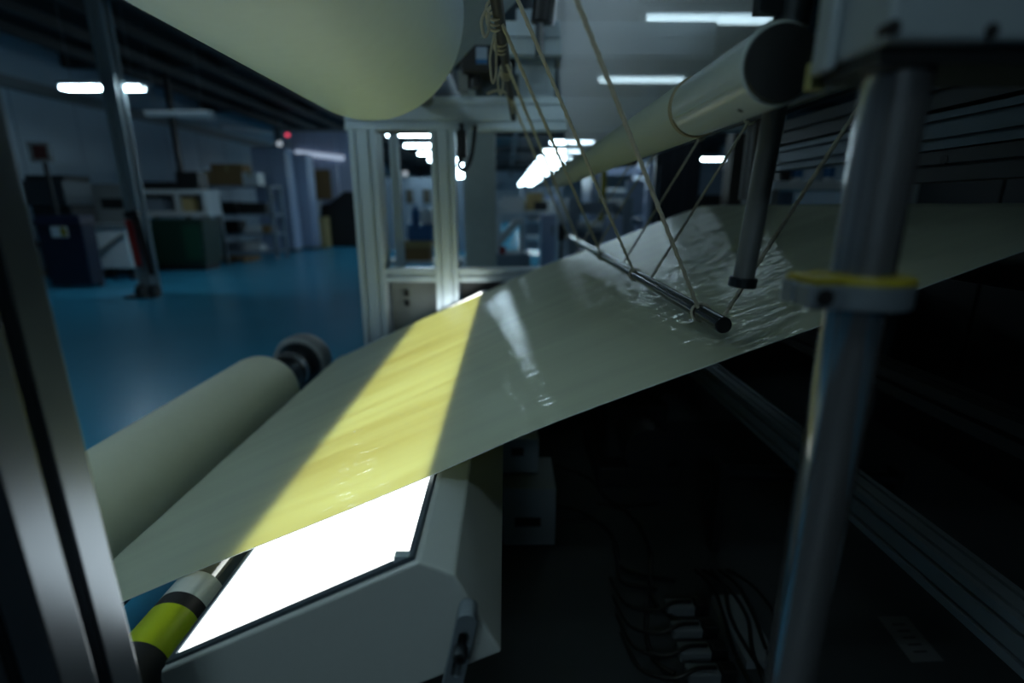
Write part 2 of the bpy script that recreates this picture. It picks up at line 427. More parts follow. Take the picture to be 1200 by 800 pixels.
# ------------------------------------------------------------------ light table
YF = 0.585
P1, P2, P3, P4 = [PY(px, py, YF) for px, py in ((186, 784), (488, 656), (533, 674), (588, 764))]
slope = (P2 - P1).normalized()
nrm = V((slope.z, 0, -slope.x))                          # down, square to the top face
P0 = P1 + nrm * 0.02 - slope * 0.012; P5 = P0 + nrm * ((P4 - P1).dot(nrm) - 0.02)
lt = thing('light_table', 'grey-white inspection light table with a glowing slanted top', 'light table', (P4.x - 0.2, YF, P4.z))
LY1 = 2.892
bm = BM(); prism(bm, [P1 + nrm * 0.004, P2 + nrm * 0.004, P3, P4, P5, P0], (0, LY1 - YF, 0))
obj('housing', bm, PAINT, lt, False, 0.004)
C1, C2 = PY(208, 768, 0.605), PY(480, 651, 0.605)
def up(p, h): return p - nrm * h
yA, yB = 0.605, 2.872
bm = BM(); prism(bm, [up(C1, -0.004), up(C2, -0.004), up(C2, 0.002), up(C1, 0.002)], (0, yB - yA, 0))
obj('glowing_panel', bm, PANEL, lt)
w = 0.010                                                # rim: two long rails and the near and far rails
for q, s in ((C1, -1), (C2, 1)):
    bm = BM()
    a = q + slope * (s * 0.0005); b = q + slope * (s * w)
    prism(bm, [up(a, -0.006), up(b, -0.006), up(b, 0.0045), up(a, 0.0045)], (0, yB - yA, 0))
    obj('side_rim', bm, ALU_D, lt)
for y in (yA - 0.0115, yB + 0.0005):
    bm = BM()
    a = C1 - slope * w; b = C2 + slope * w
    prism(bm, [V((q.x, y, q.z)) for q in (up(a, -0.006), up(b, -0.006), up(b, 0.0045), up(a, 0.0045))], (0, 0.011, 0))
    obj('end_rim', bm, ALU_D, lt)
q = C2 + slope * 0.002
obj('corner_clip', B((q.x - 0.022, yA - 0.009, q.z - 0.008), (q.x + 0.002, yA + 0.004, q.z + 0.0045)), ALU, lt)
# slotted bracket and clamp bolt
S1, S2 = PY(547, 730, 0.545), PY(520, 850, 0.545)
ds = (S2 - S1).normalized(); sd = V((-ds.z, 0, ds.x)); hw = 0.0135
def stadium(c0, c1, r, n=10):
    d = (c1 - c0).normalized(); s = V((-d.z, 0, d.x)); out = []
    for k in range(n + 1):
        a = math.pi * k / n; out.append(c0 + s * (r * math.cos(a)) - d * (r * math.sin(a)))
    for k in range(n + 1):
        a = math.pi * k / n; out.append(c1 - s * (r * math.cos(a)) + d * (r * math.sin(a)))
    return out
bm = BM()
outer = stadium(S1, S2, hw); inner = stadium(S1 + ds * 0.022, S1 + ds * 0.085, 0.0066)
th = V((0, 0.030, 0))
vo = [bm.verts.new(p) for p in outer]; vi = [bm.verts.new(p) for p in inner]
wo = [bm.verts.new(p + th) for p in outer]; wi = [bm.verts.new(p + th) for p in inner]
n = len(vo)
for k in range(n):
    j = (k + 1) % n
    bm.faces.new((vo[k], vo[j], vi[j], vi[k])); bm.faces.new((wo[j], wo[k], wi[k], wi[j]))
    bm.faces.new((vo[j], vo[k], wo[k], wo[j])); bm.faces.new((vi[k], vi[j], wi[j], wi[k]))
br = obj('slotted_bracket', bm, mat('dull_aluminium', (132, 144, 152), 0.45, 0.5), lt, False, 0.001)
S = S1 + ds * 0.043
obj('clamp_bolt', lathe(BM(), S + V((0, 0.02, 0)), (0, -1, 0), [(0, 0.006), (0.018, 0.006), (0.018, 0.0098), (0.034, 0.0098), (0.036, 0.009), (0.036, 0.005), (0.031, 0.0045)], 28), STEEL_D, br, True)
# foot under the table
obj('support_leg', extrusion(V((P4.x - 0.13, 0.74, 0.0125)), V((P4.x - 0.13, 0.74, P4.z - 0.055)), 0.06, 0.08, 1, 1), MACHINE_D, lt)
obj('support_leg', extrusion(V((P4.x - 0.13, 2.5, 0.0125)), V((P4.x - 0.13, 2.5, P4.z - 0.055)), 0.06, 0.08, 1, 1), MACHINE_D, lt)

# ------------------------------------------------------------------ lower left supply roll with chuck
rc = PY(312, 455, 2.45); rr = 0.184
t = thing('cloth_roll', 'cream cloth roll lying at lower left beside the fabric web', 'roll', (rc.x, 0.85, rc.z))
obj('cloth', lathe(BM(), (rc.x, 0.72, rc.z), (0, 1, 0), [(0, rr - 0.01), (0.006, rr - 0.003), (0.015, rr), (1.68, rr), (1.71, rr - 0.004), (1.73, rr - 0.014), (1.735, 0.06)], 72), mat('cream_supply_roll', (206, 208, 186), 0.55, 0, 0.04, 30, 0.08), t, True)
obj('core_tube', cyl(BM(), (rc.x, 0.66, rc.z), (rc.x, 2.50, rc.z), 0.05, 32), BROWN, t, True)
t = thing('roll_chuck', 'dark steel chuck with pale handwheel at the far end of the cloth roll', 'chuck', (rc.x, 2.6, rc.z))
obj('hub', lathe(BM(), (rc.x, 2.49, rc.z), (0, 1, 0), [(0, 0.05), (0.02, 0.085), (0.10, 0.095), (0.16, 0.105), (0.19, 0.105), (0.21, 0.09), (0.36, 0.085)], 40), STEEL_D, t, True)
obj('hub_ring', lathe(BM(), (rc.x, 2.70, rc.z), (0, 1, 0), [(0, 0.107), (0.01, 0.112), (0.05, 0.112), (0.06, 0.107)], 40), CHROME, t, True)
obj('handwheel', lathe(BM(), (rc.x, 2.86, rc.z), (0, 1, 0), [(0, 0.10), (0.0, 0.135), (0.012, 0.155), (0.05, 0.165), (0.12, 0.16), (0.14, 0.15), (0.14, 0.05)], 48), GREY, t, True)
obj('wheel_face', lathe(BM(), (rc.x, 2.848, rc.z), (0, 1, 0), [(0, 0.06), (0.0, 0.128), (0.011, 0.134)], 40), STEEL_D, t, True)
bm = B((rc.x - 0.09, 3.02, 0.04), (rc.x + 0.09, 3.10, rc.z - 0.05)); box(bm, (rc.x - 0.2, 2.95, 0), (rc.x + 0.2, 3.2, 0.04))
obj('pedestal', bm, STEEL_D, t)

# ------------------------------------------------------------------ big overhead roll and the sheet behind it
rc = PY(430, 20, 1.75); rr = 0.30
t = thing('overhead_roll', 'huge cream cloth roll hanging overhead at top left', 'roll', (rc.x, 1.0, rc.z))
obj('cloth', lathe(BM(), (rc.x, 0.56, rc.z), (0, 1, 0), [(0, 0.06), (0, rr - 0.02), (0.02, rr), (1.14, rr), (1.17, rr - 0.004), (1.19, rr - 0.018), (1.195, 0.06)], 96), CREAM, t, True)
obj('core_tube', cyl(BM(), (rc.x, 0.52, rc.z), (rc.x, 2.9, rc.z), 0.05, 32), STEEL_D, t, True)
sA, sB = PY(514, 99, 2.3), PY(660, -50, 2.3)
bm = BM()
d = (sB - sA); nn = V((-d.z, 0, d.x)).normalized()
NB = 24; g = []
for i in range(NB + 1):
    p = sA + d * (i / NB * 1.3) + nn * (0.010 * math.sin(i / NB * math.pi))
    g.append([bm.verts.new((p.x, y, p.z)) for y in (1.82, 1.95, 2.1, 2.3)])
tail = []                                                 # the sheet comes off the back of the roll
for k in range(1, 2):
    a = math.atan2(sA.z - rc.z, sA.x - rc.x) - k * math.radians(3); r2 = (V((sA.x, 0, sA.z)) - V((rc.x, 0, rc.z))).length
    tail.append([bm.verts.new((rc.x + r2 * math.cos(a), y, rc.z + r2 * math.sin(a))) for y in (1.82, 1.95, 2.1, 2.3)])
full = tail[::-1] + g
for i in range(len(full) - 1):
    for j in range(3): bm.faces.new((full[i][j], full[i + 1][j], full[i + 1][j + 1], full[i][j + 1]))
sh = obj('cloth_sheet', bm, mat('grey_white_cloth', (122, 140, 152), 0.7), smooth=True, keep=True)
tag(sh, 'grey-white cloth sheet slanting upwards behind the overhead roll', 'fabric')

# ------------------------------------------------------------------ rod hung in ropes over the web
ba = PY(848, 381, 0.84); BX, BZ = ba.x, ba.z; BRAD = 0.0145
by1 = 2.95
t = thing('spreader_rod', 'dark polished steel rod hanging in ropes above the fabric web', 'rod', (BX, 0.84, BZ))
obj('rod_body', lathe(BM(), (BX, 0.84, BZ), (0, 1, 0.012), [(0, BRAD - 0.001), (0.001, BRAD), (by1 - 0.84, BRAD)], 40), mat('blackened_steel', (58, 64, 70), 0.16, 0.95, 0.05), t, True)
obj('end_face', cyl(BM(), (BX, 0.8385, BZ), (BX, 0.8402, BZ), BRAD * 0.94, 32), BLACK, t)
def on_rod(px):                                           # where on the rod a pixel column meets it
    lo, hi = 0.84, 4.0
    for _ in range(40):
        m_ = (lo + hi) / 2; p = V((BX, m_, BZ + (m_ - 0.84) * 0.012)); q = p - O
        x = 600 + F_PX * q.dot(RT) / q.dot(FW)
        if x > px: lo = m_
        else: hi = m_
    return V((BX, lo, BZ + (lo - 0.84) * 0.012))
ZH = EYE + 0.42
def rope_pts(a, b, sag=0.0, n=60):
    return [a.lerp(b, k / n) + V((0, 0, -sag * math.sin(math.pi * k / n))) for k in range(n + 1)]
tops = []
leftropes = [(822, 372, 597, -200, 'nearest'), (745, 323, 592, -35, 'second'), (706, 297, 585, 20, 'third'), (679, 279, 591, 68, 'fourth'), (666, 272, 598, 112, 'fifth')]
for i, (bx, by, tx, ty, w) in enumerate(leftropes):
    b = on_rod(bx); T = PZ(tx, ty, ZH); tops.append(T)
    t = thing('rope', 'pale cotton rope on the left side of the hanging rod, %s to the viewer' % w, 'rope', b, 'ropes on the left of the hanging rod')
    L = (T - b).length
    obj('strand', tube(BM(), rope_pts(b + V((0, 0, -BRAD * 0.4)), T, 0.0, int(L / 0.006)), 0.0034 + 0.0004 * i, 9, 3, 260), ROPE, t, True)
    loop = [b + V((math.cos(a_) * (BRAD + 0.003), 0.006 * math.sin(a_ / 2), math.sin(a_) * (BRAD + 0.003))) for a_ in [k / 12 * 2 * math.pi for k in range(13)]]
    obj('loop', tube(BM(), loop, 0.003, 7), ROPE, t, True)
hp = [V((tops[0].x + 0.01, 0.6, ZH)), tops[0], tops[1], tops[2], tops[3], tops[4], V((tops[4].x + 0.03, tops[4].y + 0.35, ZH))]
hp = sorted(hp, key=lambda p: p.y)
hx0 = PZ(582, 0, ZH); hx1 = PZ(600, 125, ZH)
pole = thing('hanger_pole', 'dark overhead pole with rope knots tied along it', 'pole', (hx0.x, hx0.y, ZH))
dirp = (hx1 - hx0).normalized()
obj('pole_body', cyl(BM(), hx0 - dirp * 0.55, hx1 + dirp * 0.3, 0.014, 24), mat('dark_brown_steel', (52, 52, 50), 0.5, 0.4), pole, True)
def knot(px, py, s, drop, label):
    c = PZ(px, py, ZH)
    t = thing('rope_knot', label, 'rope', c)
    pts = [c + V((0.0165 * math.cos(a) * s, 0.0045 * k, 0.0165 * math.sin(a) * s)) for k, a in enumerate([q / 8 * 2 * math.pi for q in range(26)])]
    obj('wrap', tube(BM(), curve(pts, 2), 0.0036, 8), ROPE, t, True)
    c2 = c + V((-0.016, -0.01, -0.01))
    pts = [c2, c2 + V((-0.010, 0, -drop * 0.45)), c2 + V((-0.004, 0, -drop)), c2 + V((0.005, 0, -drop * 0.8)), c2 + V((0.006, 0.004, -drop * 0.3)), c2 + V((0.003, 0.004, 0.006))]
    obj('bow', tube(BM(), curve(pts, 8), 0.0034, 8), ROPE, t, True)
    return t
knot(578, 8, 1.0, 0.05, 'frayed rope knot on the overhead pole, highest of the knots')
knot(586, 42, 1.0, 0.10, 'looped rope bow on the overhead pole, second from the top')
knot(593, 78, 1.0, 0.07, 'short rope end on the overhead pole, third from the top')
c = PZ(598, 110, ZH)
t = tag(obj('rope_knot', tube(BM(), curve([c + V((-0.09, 0, 0.0)), c + V((-0.055, 0, 0.012)), c + V((-0.02, 0, 0.005)), c + V((0.0, 0, -0.03)), c + V((0.01, 0, -0.07))], 8), 0.005, 8), ROPE, None, True), 'loose rope end sticking out left, lowest knot on the overhead pole', 'rope')
# right hand ropes and their hanger
hr = PY(1042, 80, 0.87)
t = thing('hanger_pole', 'slim dark pole half hidden below the white tube, right ropes tied to it', 'pole', hr)
obj('pole_body', cyl(BM(), (hr.x, 0.87, hr.z), (hr.x, 2.9, hr.z), 0.009, 20), STEEL_D, t, True)
for bx, w in ((843, 'nearest'), (760, 'second'), (728, 'third'), (697, 'fourth'), (682, 'fifth')):
    b = on_rod(bx); T = V((hr.x, max(b.y + 0.02, 0.885), hr.z))
    t = thing('rope', 'pale cotton rope on the right side of the hanging rod, %s to the viewer' % w, 'rope', b, 'ropes on the right of the hanging rod')
    L = (T - b).length
    obj('strand', tube(BM(), rope_pts(b, T, 0.0, int(L / 0.006)), 0.0034, 9, 3, 260), ROPE, t, True)
    loop = [T + V((math.cos(a_) * 0.0125, 0.006 * math.sin(a_ / 2), math.sin(a_) * 0.0125)) for a_ in [k / 12 * 2 * math.pi for k in range(13)]]
    obj('loop', tube(BM(), loop, 0.003, 7), ROPE, t, True)

# ------------------------------------------------------------------ white tube with net
tc = PY(914, 75, 0.65); tr = 0.046
t = thing('net_tube', 'cream plastic tube above the web, netting wrapped round its far length', 'tube', (tc.x, 0.65, tc.z))
obj('tube_body', lathe(BM(), (tc.x, 0.65, tc.z), (0, 1, 0), [(0, tr - 0.0015), (0.0015, tr), (2.5, tr)], 64), CREAM_PL, t, True)
obj('end_cap', lathe(BM(), (tc.x, 0.644, tc.z), (0, 1, 0), [(0, 0.012), (0.0, tr - 0.004), (0.007, tr - 0.003)], 48), MACHINE_D, t, True)
obj('net_sleeve', lathe(BM(), (tc.x, 0.915, tc.z), (0, 1, 0), [(0, tr), (0.004, tr + 0.0022), (2.2, tr + 0.0022)], 64), mat('net_sleeve_cloth', (172, 182, 172), 0.75, 0, 0.08, 500, 0.2), t, True)
obj('tape_ring', lathe(BM(), (tc.x, 0.905, tc.z), (0, 1, 0), [(0, tr), (0.0005, tr + 0.0026), (0.012, tr + 0.0026), (0.0125, tr)], 64), mat('stained_tape', (150, 142, 116), 0.7), t, True)
a = math.radians(205)
sx, sz = tc.x + math.cos(a) * tr, tc.z + math.sin(a) * tr
obj('seam', cyl(BM(), (sx, 0.652, sz), (sx, 0.912, sz), 0.0016, 8), CREAM_PL, t, True)
hpt = PY(879, 108, 0.70)
hv = V((hpt.x - tc.x, 0, hpt.z - tc.z)).normalized()
hc = V((tc.x, 0.70, tc.z)) + hv * (tr - 0.001)
obj('peg_hole', lathe(BM(), hc, hv, [(0, 0.004), (0.0016, 0.004), (0.0018, 0.003)], 16), RUBBER, t)
# the net
nA, nB = PY(817, 88, 0.92), PY(665, 197, 3.0)
nC, nD = PY(1090, -103, 0.92), PY(630, -140, 3.0)
bm = BM(); g = []
NU, NV = 40, 30
uvs = {}
for i in range(NU + 1):
    row = []
    for j in range(NV + 1):
        u, v = i / NU, j / NV
        uu = u ** 1.6
        p = nA.lerp(nB, uu).lerp(nC.lerp(nD, uu), v)
        p.x += 0.008 * math.sin(uu * 14 + v * 2) * (0.3 + v)
        q = bm.verts.new(p); uvs[q] = (uu * (nB - nA).length, v * 0.55); row.append(q)
    g.append(row)
lay = bm.loops.layers.uv.new('UVMap')
for i in range(NU):
    for j in range(NV):
        f = bm.faces.new((g[i][j], g[i + 1][j], g[i + 1][j + 1], g[i][j + 1]))
        for l in f.loops: l[lay].uv = uvs[l.vert]
net = obj('net_curtain', bm, NET, smooth=True, keep=True)
HEM = mat('net_hem', (190, 198, 204), 0.4)
for nm, ii in (('hem', 0), ('hem', NU)):
    u = (ii / NU) ** 1.6
    e0 = nA.lerp(nB, u); e1 = nC.lerp(nD, u)
    pts = [e0.lerp(e1, k / 24) + V((0.008 * math.sin(u * 14 + k / 24 * 2) * (0.3 + k / 24), 0, 0)) for k in range(25)]
    obj(nm, tube(BM(), pts, 0.0016 if ii == 0 else 0.004, 6), HEM, net)
tag(net, 'sheer white net rising from the cream tube at top centre', 'net')

# ------------------------------------------------------------------ near left post
bm = extrusion((-0.495, 0.451, 0.0245), (-0.495, 0.451, 2.4), 0.09, 0.09, 1, 1, sw=0.015, sd=0.016)
t = thing('aluminium_post', 'slotted aluminium post close to the lens along the left edge', 'post', (-0.495, 0.451, 0))
obj('profile', bm, mat('dark_grey_aluminium', (92, 100, 108), 0.32, 0.9), t, False, 0.002)  # near post has a darker even tone than the rear frame
obj('foot_plate', B((-0.56, 0.39, 0.0125), (-0.43, 0.512, 0.024)), STEEL_D, t)

# ------------------------------------------------------------------ right shaft with block and collar
sx, sy, sr = 0.3305, 0.465, 0.0260
t = thing('guide_shaft', 'polished steel shaft standing close to the lens at right', 'shaft', (sx, sy, 0))
obj('shaft_body', cyl(BM(), (sx, sy, 0.02), (sx, sy, EYE + 0.16), sr, 64), CHROME, t, True)
obj('shaft_foot', lathe(BM(), (sx, sy, 0.0125), (0, 0, 1), [(0, 0.06), (0.02, 0.06), (0.025, 0.04), (0.06, 0.035)], 40), STEEL_D, t, True)
cz = PY(1008, 349, sy - 0.03).z
t = thing('shaft_collar', 'pale clamp collar with a yellow top edge on the polished shaft', 'collar', (sx, sy, cz))
COLM = mat('satin_grey_collar', (112, 122, 130), 0.4, 0.3)
bm = lathe(BM(), (sx, sy, cz - 0.011), (0, 0, 1), [(0, 0.030), (0, 0.042), (0.001, 0.043), (0.021, 0.043), (0.022, 0.042), (0.022, 0.030)], 56)
obj('ring', bm, COLM, t, True)
bm = B((sx - 0.064, sy - 0.030, cz - 0.011), (sx - 0.030, sy - 0.006, cz + 0.011))
box(bm, (sx - 0.064, sy - 0.003, cz - 0.011), (sx - 0.030, sy + 0.020, cz + 0.011))
lug = obj('clamp_lug', bm, COLM, t, False, 0.003)
obj('screw_hole', cyl(BM(), (sx - 0.050, sy - 0.0312, cz), (sx - 0.050, sy - 0.02, cz), 0.0078, 24), RUBBER, lug, True)
bm = lathe(BM(), (sx, sy, cz + 0.0112), (0, 0, 1), [(0, 0.029), (0, 0.043), (0.0055, 0.042), (0.006, 0.029)], 56)
box(bm, (sx - 0.060, sy - 0.028, cz + 0.0112), (sx - 0.03, sy + 0.018, cz + 0.0165))
obj('yellow_washer', bm, YELLOW, t, True)
# block
bz = EYE + 0.120
BL = mat('grey_block_paint', (140, 152, 158), 0.5)
t = thing('bearing_block', 'grey bearing block with bolt holes at the top right corner', 'block', (0.36, 0.46, bz))
bm = B((0.286, 0.42, bz), (0.62, 0.497, bz + 0.32)); body = obj('block_body', bm, BL, t, False, 0.004)
obj('side_cheek', B((0.276, 0.478, bz - 0.006), (0.2858, 0.502, bz + 0.32)), BL, t, False, 0.003)
obj('bottom_plate', B((0.29, 0.432, bz - 0.012), (0.60, 0.512, bz - 0.0003)), MACHINE_D, t)
for px, py in ((1048, 32), (1163, 36)):
    h = PY(px, py, 0.4193)
    obj('bolt_hole', cyl(BM(), (h.x, 0.4193, h.z), (h.x, 0.43, h.z), 0.0055, 24), RUBBER, t, True)
t = thing('light_baffle', 'unseen dark hood resting on the bearing block above the frame', 'baffle', (0.9, 0.2, bz + 0.3205))  # added out of view to shade the right part of the web
obj('baffle_sheet', B((0.33, -0.5, bz + 0.3205), (2.36, 0.85, bz + 0.345)), MACHINE_D, t, False, 0.004)
obj('baffle_lip', B((0.33, -0.5, bz + 0.3451), (0.35, 0.85, bz + 0.42)), MACHINE_D, t)
y0 = PY(950, 92, 0.515)
tg = obj('pull_tag', B((y0.x - 0.006, 0.505, y0.z - 0.012), (y0.x + 0.010, 0.515, y0.z + 0.012)), mat('yellowed_tag', (150, 150, 96), 0.6), None, False, 0.002)
tg.rotation_euler = (0, 0, 0)
tag(tg, 'small yellowed tag stuck on the left lower corner of the bearing block', 'tag')

# dark hanging rod with flange
t = thing('stop_rod', 'dark rod hanging down in front of the tube, flange at its end', 'rod', (0.36, 0.75, EYE - 0.1))
ra, rb = PY(871, 327, 0.75), PY(938, -30, 0.75)
obj('rod_body', cyl(BM(), ra, rb, 0.0150, 32), mat('dark_grey_rod', (104, 108, 108), 0.48, 0.3), t, True)
d = (rb - ra).normalized()
obj('flange', lathe(BM(), ra - d * 0.012, d, [(0, 0.014), (0, 0.0185), (0.002, 0.0200), (0.013, 0.0200), (0.015, 0.0185), (0.015, 0.013)], 36), STEEL_D, t, True)
obj('upper_sleeve', lathe(BM(), ra + d * 0.335, d, [(0, 0.0155), (0, 0.022), (0.12, 0.022), (0.12, 0.0155)], 32), STEEL_D, t, True)
obj('clevis', B(tuple(ra + d * 0.36 + V((-0.05, -0.01, -0.008))), tuple(ra + d * 0.36 + V((-0.016, 0.012, 0.014)))), STEEL_D, t)

# ------------------------------------------------------------------ right-hand beams
def ybeam(name, x, z, w, h, y0, y1, nw, nh, m, label, holes=()):
    t = thing(name, label, 'beam', (x, y0, z))
    obj('profile', extrusion((x, y0, z), (x, y1, z), w, h, nw, nh, (1, 0, 0), (0, 0, 1)), m, t)
    obj('end_cap', B((x - w / 2, y0 - 0.005, z - h / 2), (x + w / 2, y0 - 0.0005, z + h / 2)), BLACK, t)
    obj('end_cap', B((x - w / 2, y1 + 0.0005, z - h / 2), (x + w / 2, y1 + 0.005, z + h / 2)), BLACK, t)
    for (y, zz) in holes: obj('bolt_hole', cyl(BM(), (x - w / 2 - 0.0008, y, zz), (x - w / 2 + 0.01, y, zz), 0.012, 20), RUBBER, t, True)
    return t
ybeam('aluminium_beam', 1.14, EYE + 0.185, 0.08, 0.088, 0.5, 2.35, 1, 2, ALU_D, 'slotted dark aluminium beam at right, just above the fabric web')
ybeam('steel_beam', 1.16, EYE + 0.285, 0.10, 0.085, 0.5, 2.35, 1, 1, MACHINE_D, 'plain dark beam at right, uppermost under the bearing block')
ybeam('steel_beam', 1.15, EYE + 0.100, 0.08, 0.075, 0.5, 1.5, 1, 1, MACHINE_D, 'dark rail with bolt holes at right, lowest above the web', ((1.34, EYE + 0.115), (0.8, EYE + 0.1)))
ybeam('steel_beam', 1.14, EYE + 0.40, 0.08, 0.06, 0.5, 2.35, 1, 1, MACHINE_D, 'dark slim beam at the very top right behind the bearing block')
ybeam('aluminium_beam', 0.94, 0.60, 0.08, 0.093, 0.45, 2.85, 2, 2, mat('dull_aluminium', (132, 144, 152), 0.45, 0.5), 'slotted aluminium beam running diagonally low at right')
ybeam('steel_beam', 0.94, EYE - 0.40, 0.07, 0.06, 0.45, 2.85, 1, 1, MACHINE_D, 'dark beam close under the right part of the fabric web')
tag(obj('frame_post', extrusion((1.14, 2.41, EYE + 0.03), (1.14, 2.41, EYE + 0.7), 0.09, 0.09), mat('brown_post_paint', (58, 54, 48), 0.6)), 'dark upright post where the right-hand beams end', 'post')

# ------------------------------------------------------------------ rear frame of the machine
fr = thing('gantry', 'pale slotted aluminium frame standing behind the fabric web', 'frame', (0, 2.95, 0))
YB = 2.9
obj('post', extrusion((-0.772, YB + 0.08, 0), (-0.772, YB + 0.08, EYE + 0.395), 0.145, 0.16, 2, 2, sw=0.014), ALU, fr, False, 0.003)
obj('post', extrusion((-0.342, YB + 0.05, 0), (-0.342, YB + 0.05, EYE + 0.395), 0.130, 0.10, 2, 1, sw=0.014), ALU, fr, False, 0.003)
obj('top_beam', extrusion((-0.86, YB + 0.05, EYE + 0.478), (1.5, YB + 0.05, EYE + 0.478), 0.10, 0.165, 1, 2, (0, 1, 0), (0, 0, 1), sw=0.014), ALU, fr, False, 0.002)
obj('lower_beam', extrusion((-0.70, YB + 0.07, EYE - 0.385), (1.5, YB + 0.07, EYE - 0.385), 0.10, 0.08, 1, 1, (0, 1, 0), (0, 0, 1), sw=0.014), ALU, fr, False, 0.002)
dr = obj('door_panel', B((-0.69, YB + 0.10, 0.12), (-0.41, YB + 0.12, EYE - 0.435)), mat('pale_grey_door', (120, 128, 126), 0.45), fr, False, 0.003)
hq = PY(477, 349, YB + 0.098)
for dz in (0.03, -0.03): obj('latch', B((hq.x - 0.012, YB + 0.085, hq.z + dz - 0.018), (hq.x + 0.012, YB + 0.0995, hq.z + dz + 0.018)), BLACK, dr)
obj('rear_skirt', B((-0.27, YB + 0.10, 0.013), (2.36, YB + 0.12, EYE - 0.435)), mat('dark_grey_panel', (66, 72, 74), 0.5), fr)
obj('corner_plate', B((-0.69, YB + 0.03, EYE + 0.385), (-0.42, YB + 0.10, EYE + 0.392)), GREY, fr)
# second slim upright behind the first post
sp = PY(455, 150, 3.25)
tag(obj('aluminium_post', extrusion((sp.x + 0.02, 3.3, 0), (sp.x + 0.02, 3.3, EYE + 0.55), 0.05, 0.06, 1, 1), ALU), 'slim aluminium upright just behind the left frame post', 'post')
# things on the top beam
x0, x1, z0, z1 = rect(605, 62, 652, 112, 2.93)
tag(obj('profile_stub', extrusion(((x0 + x1) / 2, 3.05, EYE + 0.56), ((x0 + x1) / 2, 3.05, EYE + 1.0), x1 - x0, 0.1, 2, 1), ALU), 'short slotted profile standing on the frame beam behind the ropes', 'post')
x0, x1, z0, z1 = rect(590, 28, 700, 66, 2.9)
tag(obj('cross_rail', extrusion((x0, 2.90, (z0 + z1) / 2), (x1 + 0.6, 2.90, (z0 + z1) / 2), 0.08, z1 - z0, 1, 1, (0, 1, 0), (0, 0, 1)), ALU), 'dim cross rail above the frame beam, behind the ropes', 'beam')
ca = PY(640, -30, 2.7); cb = PY(633, 27, 2.7)
t = thing('air_cylinder', 'black air cylinder with silver rod at top, left of the net', 'cylinder', cb)
obj('barrel', cyl(BM(), ca, cb, 0.045, 28), BLACK, t, True)
obj('piston_rod', cyl(BM(), cb + V((0, 0, -0.001)), cb + V((0, 0.02, -0.14)), 0.022, 20), CHROME, t, True)
obj('tie_rod', cyl(BM(), ca + V((0.055, -0.02, 0)), cb + V((0.055, -0.02, -0.02)), 0.012, 14), CHROME, t, True)
x0, x1, z0, z1 = rect(540, 52, 580, 84, 2.75)
t = thing('edge_sensor', 'black camera sensor with a blue and white label below the overhead roll', 'sensor', ((x0 + x1) / 2, 2.75, z0))
obj('body', B((x0, 2.75, z0), (x1, 2.92, z1)), BLACK, t, False, 0.008)
lx0, lx1, lz0, lz1 = rect(558, 55, 571, 75, 2.748)
lb = obj('label_plate', B((lx0, 2.744, lz0), (lx1, 2.7495, lz1)), mat('grey_blue_label', (150, 168, 190), 0.5), t)
obj('label_band', B((lx0, 2.7425, lz0), (lx1, 2.7438, lz0 + 0.02)), BLUE, lb)
obj('lens_hood', cyl(BM(), ((x0 + x1) / 2 - 0.02, 2.83, z0 - 0.06), ((x0 + x1) / 2 - 0.02, 2.83, z0 + 0.001), 0.035, 24), BLACK, t, True)
obj('mount_arm', B((x0 - 0.02, 2.80, EYE + 0.565), (x0 + 0.03, 2.86, z0 + 0.02)), GREY, t)
obj('mount_plate', B((x0 + 0.06, 2.93, EYE + 0.565), (x1 + 0.12, 2.95, z0 + 0.03)), ALU_D, t)
c0 = PY(541, 152, 2.83)
pts = [c0 + V((0, 0, 0.03)), c0 + V((0.005, 0, -0.06)), PY(538, 195, 2.83), PY(546, 197, 2.83), PY(553, 180, 2.83), PY(557, 152, 2.83) + V((0, 0, 0.02))]
tag(obj('cable', tube(BM(), curve(pts, 10), 0.011, 10), CABLE, None, True), 'black cable looping down below the frame beam, right of second post', 'cable')
x0, x1, z0, z1 = rect(536, 152, 546, 185, 2.86)
tag(obj('cable_gland', B((x0, 2.86, z0), (x1, 2.92, z1)), BLACK, None, False, 0.004), 'small black connector hanging under the frame beam', 'connector')

# ------------------------------------------------------------------ under the machine
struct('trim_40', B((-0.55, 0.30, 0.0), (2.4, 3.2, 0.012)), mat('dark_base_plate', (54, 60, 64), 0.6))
struct('trim_41', B((-4.0, -7.0, 0.0), (2.4, 0.299, 0.012)), mat('dark_base_plate', (54, 60, 64), 0.6))  # unseen dark plate, added to keep blue floor out of the metal reflections
def ctrl_box(lo, hi, label, disp):
    t = thing('control_box', label, 'box', ((lo[0] + hi[0]) / 2, lo[1], lo[2]))
    obj('casing', B(lo, hi), mat('white_casing', (140, 150, 158), 0.45), t, False, 0.006)
    obj('display', B(disp[0], disp[1]), BLACK, t)
    for k in (0.12, 0.88):
        xx = lo[0] + (hi[0] - lo[0]) * k; obj('foot', cyl(BM(), (xx, lo[1] + 0.03, lo[2] - 0.008), (xx, lo[1] + 0.03, lo[2] - 0.0005), 0.012, 12), RUBBER, t)
    return t
x0, x1, z0, z1 = rect(590, 572, 652, 642, 1.76)
ctrl_box((x0, 1.76, 0.021), (x1, 2.02, z1), 'white control box with a dark display standing on the dark floor', ((x0 + 0.045, 1.757, z1 - 0.17), (x0 + 0.15, 1.7595, z1 - 0.13)))
x0b, x1b, z0b, z1b = rect(585, 512, 632, 566, 1.85)
ctrl_box((x0b, 1.86, z1 + 0.009), (x1b, 2.03, z1 + 0.16), 'smaller white control box, on top of the other one', ((x0b + 0.05, 1.857, z1 + 0.09), (x0b + 0.10, 1.8595, z1 + 0.125)))
